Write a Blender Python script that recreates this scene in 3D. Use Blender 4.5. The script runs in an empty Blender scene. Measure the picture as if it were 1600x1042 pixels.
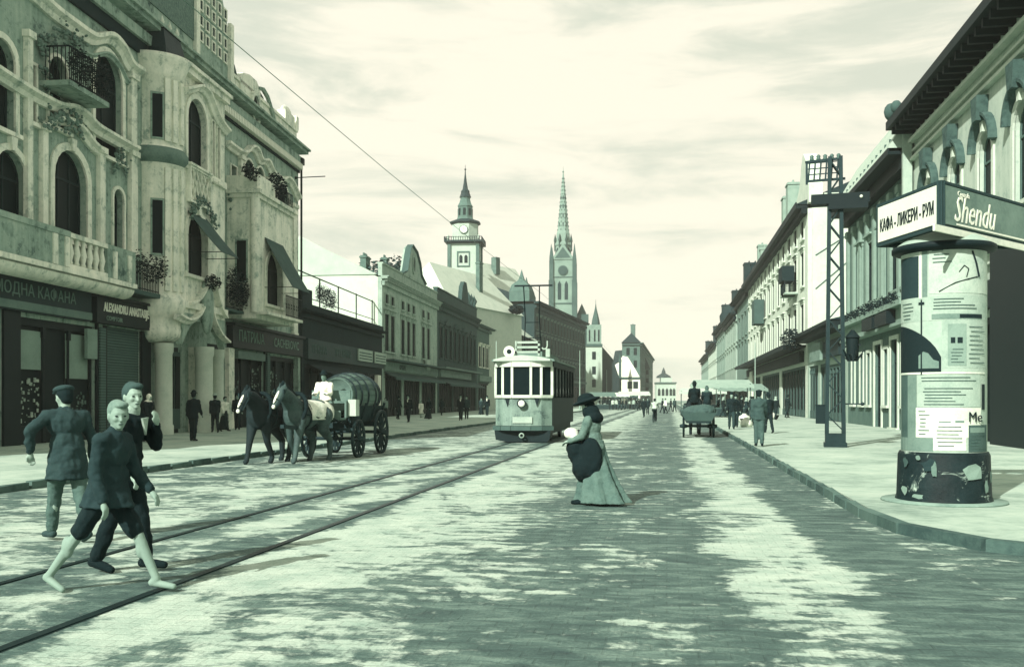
import bpy, bmesh, math, random
from mathutils import Vector, Matrix
from mathutils.geometry import tessellate_polygon
random.seed(7)
PI = math.pi
S = bpy.context.scene
C = S.collection
# ------------------------------------------------------------------ camera
FPX, EYE, HOR = 1500.0, 1.6, 624.0          # focal length in photo pixels, eye height, horizon row
TH = math.atan(243/FPX)                     # camera turned this far left of the street's axis
cam_d = bpy.data.cameras.new('camera'); cam = bpy.data.objects.new('camera', cam_d); C.objects.link(cam)
cam_d.sensor_width = 36; cam_d.lens = 36*FPX/1600; cam_d.shift_y = (HOR-521)/1600
cam_d.clip_start = .1; cam_d.clip_end = 6000
cam.location = (0, 0, EYE); cam.rotation_euler = (PI/2, 0, TH)
S.camera = cam
# ------------------------------------------------------------------ exposure
S.view_settings.view_transform = 'Standard'; S.view_settings.look = 'None'
S.view_settings.exposure = .75; S.view_settings.gamma = 1; S.view_settings.use_curve_mapping = False
S.cycles.use_denoising = True
S.cycles.max_bounces = 6; S.cycles.volume_bounces = 1
# ------------------------------------------------------------------ sun
SUN_EL, SUN_AZ = math.radians(34), math.radians(205)      # azimuth clockwise from +Y
sd = bpy.data.lights.new('sun', 'SUN'); sd.energy = 5.0; sd.angle = math.radians(.6); sd.color = (1, .965, .88)
so = bpy.data.objects.new('sun', sd); C.objects.link(so)
sv = Vector((math.sin(SUN_AZ)*math.cos(SUN_EL), math.cos(SUN_AZ)*math.cos(SUN_EL), math.sin(SUN_EL)))
so.rotation_euler = sv.to_track_quat('Z', 'Y').to_euler(); so.location = (-20, -20, 60)
# ------------------------------------------------------------------ sky
class N:
    """small node helper"""
    def __init__(s, tree): s.t = tree; s.n = tree.nodes; s.l = tree.links
    def new(s, typ, ins=None, **kw):
        n = s.n.new(typ)
        for k, v in kw.items(): setattr(n, k, v)
        for k, v in (ins or {}).items(): s.put(n, k, v)
        return n
    def put(s, n, k, v):
        sock = n.inputs[k]
        if isinstance(v, bpy.types.NodeSocket): s.l.new(v, sock)
        else: sock.default_value = v
    def math(s, op, a, b=0.0, c=None, clamp=False):
        n = s.new('ShaderNodeMath', operation=op, use_clamp=clamp); s.put(n, 0, a); s.put(n, 1, b)
        if c is not None: s.put(n, 2, c)
        return n.outputs[0]
    def noise(s, vec, scale=1, detail=4, rough=.55, stretch=None, dist=0):
        if stretch: vec = s.new('ShaderNodeMapping', {'Vector': vec, 'Scale': stretch}).outputs[0]
        return s.new('ShaderNodeTexNoise', {'Vector': vec, 'Scale': scale, 'Detail': detail, 'Roughness': rough, 'Distortion': dist}).outputs[0]
    def ramp(s, fac, stops, interp='LINEAR'):
        r = s.new('ShaderNodeValToRGB', {0: fac}); cr = r.color_ramp; cr.interpolation = interp
        while len(cr.elements) < len(stops): cr.elements.new(.5)
        for e, (p, c) in zip(cr.elements, stops):
            e.position = p; e.color = (c, c, c, 1) if not isinstance(c, (tuple, list)) else (*c[:3], 1)
        return r.outputs[0]
    def mix(s, f, a, b, blend='MIX'):
        n = s.new('ShaderNodeMix', data_type='RGBA', blend_type=blend); s.put(n, 0, f)
        for k, v in ((6, a), (7, b)): s.put(n, k, v if isinstance(v, bpy.types.NodeSocket) else (*v[:3], 1))
        return n.outputs[2]
    def maprange(s, v, a, b, c, d, smooth=False):
        n = s.new('ShaderNodeMapRange', {'Value': v, 'From Min': a, 'From Max': b, 'To Min': c, 'To Max': d})
        if smooth: n.interpolation_type = 'SMOOTHSTEP'
        return n.outputs[0]
W = bpy.data.worlds.new('World'); S.world = W; W.use_nodes = True
t = N(W.node_tree); t.n.clear()
sky = t.new('ShaderNodeTexSky', sky_type='NISHITA', sun_disc=False, sun_elevation=SUN_EL, sun_rotation=SUN_AZ, air_density=1.0, dust_density=2.0)
bw = t.new('ShaderNodeRGBToBW', {0: sky.outputs[0]}).outputs[0]
tc = t.new('ShaderNodeTexCoord').outputs['Generated']
cl1 = t.noise(tc, 3.6, 8, .6, (1, 1, 5.5), .5)
cl2 = t.noise(tc, 1.5, 3, .5, (1, 1, 3.0))
cl = t.math('ADD', t.math('MULTIPLY', cl1, .65), t.math('MULTIPLY', cl2, .35))
clf = t.maprange(cl, .42, .56, 0, 1, True)
# a bright, almost even veil: cloud lifts the blue sky's own brightness to near white
base = t.math('ADD', t.math('MULTIPLY', bw, .04), 7.35)
val = t.math('ADD', base, t.math('MULTIPLY', clf, 1.25))
tint = t.mix(clf, (.83, .875, .735), (1.03, .985, .82))
col = t.new('ShaderNodeVectorMath', {0: tint, 'Scale': val}, operation='SCALE').outputs[0]
bg = t.new('ShaderNodeBackground', {'Color': col, 'Strength': .068})
t.l.new(bg.outputs[0], t.new('ShaderNodeOutputWorld').inputs[0])

# ------------------------------------------------------------------ colours: the print is one green-grey ink on cream
def tone(L):
    st = [(0, (.003, .009, .010)), (.03, (.015, .034, .036)), (.12, (.066, .120, .103)), (.3, (.208, .302, .250)), (.5, (.405, .492, .413)), (.8, (.785, .802, .680)), (1, (.97, .95, .84))]
    for (a, ca), (b, cb) in zip(st, st[1:]):
        if L <= b:
            f = (L-a)/(b-a); return tuple(x+(y-x)*f for x, y in zip(ca, cb))
    return st[-1][1]
_M = {}
def mat(name, L, rough=.85, var=.18, scale=1.5, bump=.25, bscale=30, metal=0, spec=.12, streak=0, kind=None, rnd=0):
    if name in _M: return _M[name]
    L = L**1.55
    m = bpy.data.materials.new(name); m.use_nodes = True; t = N(m.node_tree); t.n.clear()
    tc = t.new('ShaderNodeTexCoord').outputs['Object']
    n1 = t.noise(tc, scale, 6, .62); n2 = t.noise(tc, scale*9, 3, .6)
    v = t.math('ADD', t.math('MULTIPLY', n1, .7), t.math('MULTIPLY', n2, .3))
    if streak:
        v = t.math('ADD', t.math('MULTIPLY', v, .55), t.math('MULTIPLY', t.noise(tc, 1, 5, .65, (3.2, 3.2, .25)), .45))
        v = t.math('SUBTRACT', v, t.math('MULTIPLY', t.maprange(t.noise(tc, 2.3, 8, .72), .52, .60, 0, 1, True), .10)); v = t.math('ADD', v, .03); v = t.math('ADD', t.math('MULTIPLY', t.math('SUBTRACT', v, .5), 1.35), .5)
    if kind == 'torn':
        tn = t.maprange(t.noise(tc, 3.1, 6, .68, None, .8), .60, .68, 0, 1); v = t.math('ADD', t.math('MULTIPLY', v, .8), t.math('MULTIPLY', tn, .45))
    if kind == 'tiles':
        wv = t.new('ShaderNodeTexWave', {'Vector': tc, 'Scale': 1.6, 'Distortion': 1.5}, wave_type='BANDS', bands_direction='X').outputs['Fac']
        v = t.math('ADD', t.math('MULTIPLY', v, .7), t.math('MULTIPLY', wv, .3))
    if kind == 'slats':
        wv = t.new('ShaderNodeTexWave', {'Vector': tc, 'Scale': 3.0, 'Distortion': .1}, wave_type='BANDS', bands_direction='Z').outputs['Fac']
        v = t.math('ADD', t.math('MULTIPLY', v, .5), t.math('MULTIPLY', wv, .5))
    if rnd:
        ri = t.new('ShaderNodeObjectInfo').outputs['Random']
        v = t.math('ADD', v, t.math('MULTIPLY', t.math('SUBTRACT', ri, .5), rnd))
    col = t.ramp(v, [(.28, tone(max(0, L*(1-var*1.6)))), (.5, tone(L)), (.74, tone(min(1, L*(1+var))))])
    if kind == 'torn': col = t.mix(tn, col, t.ramp(n2, [(.35, tone(.18)), (.6, tone(.42))]))
    b = t.new('ShaderNodeBsdfPrincipled', {'Base Color': col, 'Roughness': rough, 'Metallic': metal, 'Specular IOR Level': spec})
    if bump:
        h = t.math('ADD', t.noise(tc, bscale, 4, .65), t.math('MULTIPLY', n1, .6))
        t.put(b, 'Normal', t.new('ShaderNodeBump', {'Height': h, 'Strength': bump, 'Distance': .03}).outputs[0])
    t.l.new(b.outputs[0], t.new('ShaderNodeOutputMaterial').inputs[0])
    _M[name] = m; return m
def glass(name, L=.02, rough=.5):
    return mat(name, L, rough, .5, .7, .04, 3, spec=.07, rnd=.3)
# ------------------------------------------------------------------ mesh builder
def basis(d):
    d = Vector(d).normalized(); a = Vector((0, 0, 1)) if abs(d.z) < .95 else Vector((1, 0, 0))
    x = d.cross(a).normalized(); return x, x.cross(d).normalized(), d
SPLIT = {'string_course', 'pilaster', 'roof_ornament', 'finial', 'blind', 'sign_board', 'sign_line', 'strap', 'spoke', 'poster', 'crate'}
class MB:
    def __init__(s): s.v = []; s.f = []; s.s = []; s.ch = []
    def add(s, vs, fs, smooth=False):
        o = len(s.v); s.ch.append((o, len(s.f))); s.v += [tuple(v) for v in vs]; s.f += [tuple(i+o for i in f) for f in fs]; s.s += [smooth]*len(fs); return s
    def box(s, x0, x1, y0, y1, z0, z1):
        if x0 > x1: x0, x1 = x1, x0
        if y0 > y1: y0, y1 = y1, y0
        if z0 > z1: z0, z1 = z1, z0
        return s.add([(x, y, z) for x in (x0, x1) for y in (y0, y1) for z in (z0, z1)],
                     [(0, 1, 3, 2), (4, 6, 7, 5), (0, 4, 5, 1), (2, 3, 7, 6), (0, 2, 6, 4), (1, 5, 7, 3)])
    def hexa(s, b, tp):      # bottom loop of 4, top loop of 4 (ccw from above)
        return s.add(list(b)+list(tp), [(3, 2, 1, 0), (4, 5, 6, 7)]+[(i, (i+1) % 4, 4+(i+1) % 4, 4+i) for i in range(4)])
    def cyl(s, p0, p1, r0, r1=None, n=10, caps=True, smooth=True):
        r1 = r0 if r1 is None else r1; p0 = Vector(p0); p1 = Vector(p1); x, y, d = basis(p1-p0)
        vs = [p+(x*math.cos(2*PI*i/n)+y*math.sin(2*PI*i/n))*r for p, r in ((p0, r0), (p1, r1)) for i in range(n)]
        s.add(vs, [(i, n+i, n+(i+1) % n, (i+1) % n) for i in range(n)], smooth)
        if caps:
            s.add(vs[:n], [tuple(range(n))]); s.add(vs[n:], [tuple(reversed(range(n)))])
        return s
    def bar(s, p0, p1, w, h=None):    # square section bar
        h = h or w; p0 = Vector(p0); p1 = Vector(p1); x, y, d = basis(p1-p0)
        vs = [p+x*a*w/2+y*b*h/2 for p in (p0, p1) for a, b in ((-1, -1), (1, -1), (1, 1), (-1, 1))]
        return s.add(vs, [(0, 1, 2, 3), (7, 6, 5, 4)]+[(i, 4+i, 4+(i+1) % 4, (i+1) % 4) for i in range(4)])
    def tube(s, pts, r, n=6):
        for a, b in zip(pts, pts[1:]): s.cyl(a, b, r, n=n)
        return s
    def lathe(s, prof, c=(0, 0, 0), n=16, a0=0, a1=2*PI, axis='Z', smooth=True, sx=1, sy=1):
        full = abs(a1-a0-2*PI) < 1e-6; m = n if full else n+1; vs = []
        for r, z in prof:
            for i in range(m):
                a = a0+(a1-a0)*i/n; p = (r*math.cos(a)*sx, r*math.sin(a)*sy, z)
                if axis == 'Y': p = (p[0], p[2], p[1])
                if axis == 'X': p = (p[2], p[0], p[1])
                vs.append((p[0]+c[0], p[1]+c[1], p[2]+c[2]))
        fs = [(k*m+i, k*m+(i+1) % m, (k+1)*m+(i+1) % m, (k+1)*m+i) for k in range(len(prof)-1) for i in range(m if full else m-1)]
        return s.add(vs, fs, smooth)
    def ball(s, c, r, n=10, k=7):
        r = r if isinstance(r, (tuple, list)) else (r, r, r)
        return s.add(*sphere(c, r, n, k), True)
    def prism(s, poly, y0, y1):       # polygon in (x,z), ccw seen from -y, extruded from y0 (front) to y1
        n = len(poly); tr = tessellate_polygon([[Vector((a, b, 0)) for a, b in poly]])
        vs = [(a, y0, b) for a, b in poly]+[(a, y1, b) for a, b in poly]
        s.add(vs, [tuple(q) for q in tr]+[tuple(i+n for i in q[::-1]) for q in tr]+[(i, (i+1) % n, n+(i+1) % n, n+i) for i in range(n)])
        return s
    def slab(s, poly, z0, z1):        # polygon in (x,y)
        n = len(poly); tr = tessellate_polygon([[Vector((a, b, 0)) for a, b in poly]])
        vs = [(a, b, z1) for a, b in poly]+[(a, b, z0) for a, b in poly]
        return s.add(vs, [tuple(q) for q in tr]+[tuple(i+n for i in q[::-1]) for q in tr]+[(i, (i+1) % n, n+(i+1) % n, n+i) for i in range(n)])
    def ring(s, outer, inner, y0, y1):
        n = len(outer)
        vs = [(a, y0, b) for a, b in outer]+[(a, y0, b) for a, b in inner]+[(a, y1, b) for a, b in outer]+[(a, y1, b) for a, b in inner]
        fs = []
        for i in range(n):
            j = (i+1) % n
            fs += [(i, j, n+j, n+i), (i, 2*n+i, 2*n+j, j), (n+i, n+j, 3*n+j, 3*n+i)]
        return s.add(vs, fs)
    def sweep(s, path, w, h0, h1, smooth=True):   # path of (x,z); a moulding of height w standing from y=-h0 to y=h1
        P = [Vector((a, 0, b)) for a, b in path]; vs = []
        for i, p in enumerate(P):
            d = (P[min(i+1, len(P)-1)]-P[max(i-1, 0)]).normalized(); nrm = Vector((-d.z, 0, d.x))
            prof = [(-w/2, h1), (-w/2, -h0*.35), (-w*.1, -h0*.55), (w*.15, -h0), (w/2, -h0), (w/2, h1)]
            for a, b in prof: q = p+nrm*a; vs.append((q.x, b, q.z))
        k = 6; fs = [(i*k+j, i*k+(j+1) % k, (i+1)*k+(j+1) % k, (i+1)*k+j) for i in range(len(P)-1) for j in range(k)]
        fs += [tuple(range(k)), tuple(reversed(range((len(P)-1)*k, len(P)*k)))]
        return s.add(vs, fs)
    def leaves(s, c, r, n, size, rng=random, flat=1):
        for _ in range(n):
            while True:
                q = Vector((rng.uniform(-1, 1), rng.uniform(-1, 1), rng.uniform(-1, 1)))
                if .15 < q.length < 1: break
            p = Vector((c[0]+q.x*r[0], c[1]+q.y*r[1], c[2]+q.z*r[2]))
            d = Vector((rng.gauss(0, 1), rng.gauss(0, 1), rng.gauss(0, .7))); x, y, d = basis(d); z = size*rng.uniform(.6, 1.4)
            s.add([p-x*z, p-y*z*.5, p+x*z, p+y*z*.5], [(0, 1, 2, 3)])
        return s
    def mesh(s, name, m):
        me = bpy.data.meshes.new(name); me.from_pydata(s.v, [], s.f)
        if any(s.s): me.polygons.foreach_set('use_smooth', s.s)
        bm = bmesh.new(); bm.from_mesh(me); bmesh.ops.recalc_face_normals(bm, faces=bm.faces); bm.to_mesh(me); bm.free()
        if m: me.materials.append(m)
        me.update(); return me
    def build(s, name, m, parent=None, loc=(0, 0, 0), rot=(0, 0, 0), **props):
        if name in SPLIT and len(s.ch) > 1:       # pieces that stand apart: one object each
            e = s.ch+[(len(s.v), len(s.f))]; o = None
            for (a, b), (c, d) in zip(e, e[1:]):
                q = MB(); q.v = s.v[a:c]; q.f = [tuple(i-a for i in f) for f in s.f[b:d]]; q.s = s.s[b:d]
                o = place(name, q.mesh(name, m), parent, loc, rot, **props)
            return o
        if name in ('window_plants', 'roof_plants', 'hanging_plants', 'crown', 'carved_ornament'): props.setdefault('kind', 'stuff')
        return place(name, s.mesh(name, m), parent, loc, rot, **props)
def sphere(c, r, n=10, k=7):
    vs = [(c[0], c[1], c[2]-r[2])]; fs = []
    for j in range(1, k):
        a = -PI/2+PI*j/k
        vs += [(c[0]+r[0]*math.cos(a)*math.cos(2*PI*i/n), c[1]+r[1]*math.cos(a)*math.sin(2*PI*i/n), c[2]+r[2]*math.sin(a)) for i in range(n)]
    vs.append((c[0], c[1], c[2]+r[2])); T = len(vs)-1
    fs += [(0, 1+(i+1) % n, 1+i) for i in range(n)]
    for j in range(k-2): fs += [(1+j*n+i, 1+j*n+(i+1) % n, 1+(j+1)*n+(i+1) % n, 1+(j+1)*n+i) for i in range(n)]
    fs += [(1+(k-2)*n+i, 1+(k-2)*n+(i+1) % n, T) for i in range(n)]
    return vs, fs
def place(name, me, parent=None, loc=(0, 0, 0), rot=(0, 0, 0), **props):
    o = bpy.data.objects.new(name, me); C.objects.link(o); o.location = loc; o.rotation_euler = rot
    if parent: o.parent = parent
    for k, v in props.items():
        if v is not None: o[k] = v
    return o
def thing(name, label, cat, loc=(0, 0, 0), rz=0, group=None):
    return place(name, None, None, loc, (0, 0, rz), label=label, category=cat, group=group)
def kids(o): return [c for c in C.objects if c.parent == o]
def copy_tree(o, parent=None, tree=None):
    if tree is None:
        tree = {}
        for c in C.objects:
            if c.parent: tree.setdefault(c.parent.name, []).append(c)
    c = o.copy(); C.objects.link(c)
    if parent: c.parent = parent
    for ch in tree.get(o.name, []): copy_tree(ch, c, tree)
    return c
def text(body, name, m, parent, loc, rot, size, extr=.01, align='CENTER', shear=0, squeeze=1.0, bold=0, **props):
    cu = bpy.data.curves.new(name, 'FONT'); cu.body = body; cu.size = size; cu.extrude = extr; cu.align_x = align; cu.align_y = 'CENTER'; cu.shear = shear; cu.offset = bold; cu.resolution_u = 2
    t = bpy.data.objects.new(name, cu); me = bpy.data.meshes.new_from_object(t); bpy.data.objects.remove(t); bpy.data.curves.remove(cu)
    me.materials.clear(); me.materials.append(m); me.name = name
    o = place(name, me, parent, loc, rot, **props); o.scale.x = squeeze; return o
# ------------------------------------------------------------------ measuring: photo pixel -> place in the world
FW = (-math.sin(TH), math.cos(TH)); RT = (math.cos(TH), math.sin(TH))
def ray(px, py): q = (px-800)/FPX; return (FW[0]+RT[0]*q, FW[1]+RT[1]*q, (HOR-py)/FPX)
def G(px, py, z=0): d = ray(px, py); k = (z-EYE)/d[2]; return (d[0]*k, d[1]*k)
def atdepth(px, py, k): d = ray(px, py); return (d[0]*k, d[1]*k, EYE+d[2]*k)
def G_x(px, X): d = ray(px, HOR); return (X, X/d[0]*d[1])
# ------------------------------------------------------------------ ground
KL, KR = -11.2, 2.55
def road_material():
    m = bpy.data.materials.new('macadam'); m.use_nodes = True; t = N(m.node_tree); t.n.clear()
    tc = t.new('ShaderNodeTexCoord').outputs['Object']; xyz = t.new('ShaderNodeSeparateXYZ', {0: tc}); X, Y = xyz.outputs[0], xyz.outputs[1]
    wob = t.math('MULTIPLY', t.math('SUBTRACT', t.noise(tc, .35, 3, .6), .5), 1.3)
    Xw = t.math('ADD', X, wob)
    px = lambda x: (x+12)/16
    # worn lanes: how much of the dark, damp surface shows, across the street
    lane = t.ramp(t.maprange(Xw, -12, 4, 0, 1), [(px(-12), .60), (px(-9), .52), (px(-6.3), .36), (px(-5.8), .72), (px(-5.0), .40), (px(-4.2), .74), (px(-3.85), .30), (px(-2.2), .46), (px(-1.2), .66), (px(.3), .68), (px(.8), .34), (px(1.4), .34), (px(1.75), .84), (px(2.35), .74), (px(2.6), .6), (px(3.9), .8)])
    fore = t.maprange(Y, 5, 10.5, .17, 0, True)
    right = t.maprange(t.math('ADD', X, t.math('MULTIPLY', Y, -.25)), -2, 2, 0, 1, True)
    fore = t.math('MULTIPLY', fore, t.math('ADD', t.math('MULTIPLY', right, 1.0), .1))
    big = t.noise(tc, .95, 8, .68, (1, .9, 1), .8)
    rows = t.noise(tc, 1, 6, .66, (2.0, 5.2, 1), .6)
    fine = t.noise(tc, 5.5, 6, .7)
    wv = t.new('ShaderNodeTexWave', {'Vector': tc, 'Scale': .95, 'Distortion': 5.0, 'Detail': 4, 'Detail Scale': 1.6, 'Detail Roughness': .65}, wave_type='BANDS', bands_direction='Y').outputs['Fac']
    wvm = t.math('MULTIPLY', t.math('SUBTRACT', wv, .5), t.maprange(X, -4, -.5, .02, .05, True))
    v = t.math('ADD', t.math('ADD', t.math('MULTIPLY', big, .52), t.math('MULTIPLY', rows, .26)), t.math('MULTIPLY', fine, .22))
    thr = t.math('ADD', t.math('MULTIPLY', t.math('SUBTRACT', lane, .46), .32), t.math('ADD', t.math('ADD', v, wvm), fore))
    wet = t.maprange(thr, .47, .545, 0, 1, True)
    sp = t.noise(tc, 38, 4, .7); cl = t.noise(tc, 2.2, 4, .6)
    light = t.ramp(t.math('ADD', t.math('MULTIPLY', sp, .4), t.math('MULTIPLY', cl, .6)), [(.33, tone(.30)), (.52, tone(.42)), (.7, tone(.53))])
    dark = t.ramp(t.math('ADD', t.math('MULTIPLY', sp, .3), t.math('MULTIPLY', rows, .7)), [(.34, tone(.04)), (.50, tone(.09)), (.68, tone(.22))])
    col = t.mix(wet, light, dark)
    # rows of laid stone under the dirt
    nz = t.new('ShaderNodeTexNoise', {'Vector': tc, 'Scale': 2.2, 'Detail': 4}).outputs['Color']
    off = t.new('ShaderNodeVectorMath', {0: t.new('ShaderNodeVectorMath', {0: nz, 1: (.5, .5, .5)}, operation='SUBTRACT').outputs[0], 'Scale': .22}, operation='SCALE').outputs[0]
    vec = t.new('ShaderNodeVectorMath', {0: tc, 1: off}, operation='ADD').outputs[0]
    br = t.new('ShaderNodeTexBrick', {'Vector': tc, 'Scale': 1.0, 'Mortar Size': .014, 'Brick Width': .20, 'Row Height': .155, 'Color1': (1, 1, 1, 1), 'Color2': (.8, .8, .8, 1), 'Mortar': (0, 0, 0, 1), 'Mortar Smooth': .6})
    brf = t.mix(t.maprange(Y, 4, 34, .10, .0), (1, 1, 1), br.outputs[0])
    col = t.mix(1.0, col, brf, 'MULTIPLY')
    h = t.math('ADD', t.math('MULTIPLY', br.outputs[0], .16), t.math('ADD', t.math('MULTIPLY', v, 1.6), t.math('MULTIPLY', sp, .25)))
    b = t.new('ShaderNodeBsdfPrincipled', {'Base Color': col, 'Roughness': t.maprange(wet, 0, 1, .95, .72), 'Specular IOR Level': .25})
    t.put(b, 'Normal', t.new('ShaderNodeBump', {'Height': h, 'Strength': .55, 'Distance': .045}).outputs[0])
    t.l.new(b.outputs[0], t.new('ShaderNodeOutputMaterial').inputs[0]); return m
MB().box(-900, 900, -300, 1500, -1, -.02).build('ground', mat('bare_ground', .36, .95, .3, .1), kind='structure')
MB().add([(x, y, 0) for x, y in ((KL-.05, -12), (14, -12), (40, -12), (40, 14.2), (KR+.05, 14.2), (KR+.05, 420), (KL-.05, 420))], [tuple(range(7))]).build('road', road_material(), kind='structure')
pave = mat('pavement', .54, .95, .34, .55, .4, 40)
kerbm = mat('kerb_stone', .24, .9, .3, 1.3, .3, 25, rnd=.3)
PR = [(KR+.16, 420), (KR+.16, 13.6), (2.85, 12.1), (3.4, 10.9), (4.4, 10.1), (6.2, 9.7), (40, 9.36), (40, 420)]
pr = MB().slab(PR, -.3, .12).build('pavement', pave, kind='structure')
PL = [(KL-.16, -12), (KL-.16, 420), (-80, 420), (-80, -12)]
pl = MB().slab(PL, -.3, .12).build('pavement', mat('pavement_left', .54, .95, .34, .5, .4, 40), kind='structure')
# kerb: single stones where they can be told apart
ks = [MB().hexa([(-.075, -.465, -.3), (.075, -.465, -.3), (.075, .465, -.3), (-.075, .465, -.3)], [(-.065, -.45, q), (.05, -.445, q-.014), (.058, .45, q+.008), (-.06, .455, q)]).mesh('kerb_stone', kerbm) for q in (.13, .118, .142)]
for i in range(46):
    place('kerb_stone', ks[i % 3], pr, (KR+.08+random.uniform(-.008, .008), 14.1+i*.985, 0), (0, 0, random.uniform(-.01, .01)))
    place('kerb_stone', ks[(i+1) % 3], pl, (KL-.08+random.uniform(-.008, .008), 12.1+i*.985, 0))
b = MB().box(KR, KR+.15, 59, 420, -.3, .13)
b.build('kerb', kerbm, pr); MB().box(KL-.15, KL, 57, 420, -.3, .13).box(KL-.15, KL, -12, 11.6, -.3, .13).build('kerb', kerbm, pl)
cp = [(KR+.08, 13.6), (2.77, 12.05), (3.34, 10.83), (4.36, 10.02), (6.2, 9.62), (8, 9.53), (12, 9.47)]
for (a, c), (d, e) in zip(cp, cp[1:]):
    L = math.hypot(d-a, e-c); k = max(1, round(L/.95))
    for j in range(k):
        f0, f1 = (j+.01)/k, (j+.99)/k
        MB().bar((a+(d-a)*f0, c+(e-c)*f0, -.08), (a+(d-a)*f1, c+(e-c)*f1, -.08), .15, .42).build('kerb_stone', kerbm, pr)
# gutter stones shade and tram rails
railm = mat('rail_steel', .10, .45, .4, 3, .1, metal=.6)
groove = mat('rail_bed', .12, .9, .5, .8)
for i, (x, w) in enumerate(((-4.2, .055), (-5.7, .05))):
    o = MB().box(x-.028, x+.028, -12, 420, -.1, .012).box(x-w/2-.035, x-w/2, -12, 420, -.1, .008).build('tram_rail', railm, label=['right-hand tram rail, nearer the middle of the road', 'left-hand tram rail, nearer the horses'][i], category='rail', group='tram rails in the road')
    MB().add([(x-w, -12, .004), (x+w*.7, -12, .004), (x+w*.7, 420, .004), (x-w, 420, .004)], [(0, 1, 2, 3)]).build('rail_bed', groove, o)

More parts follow.
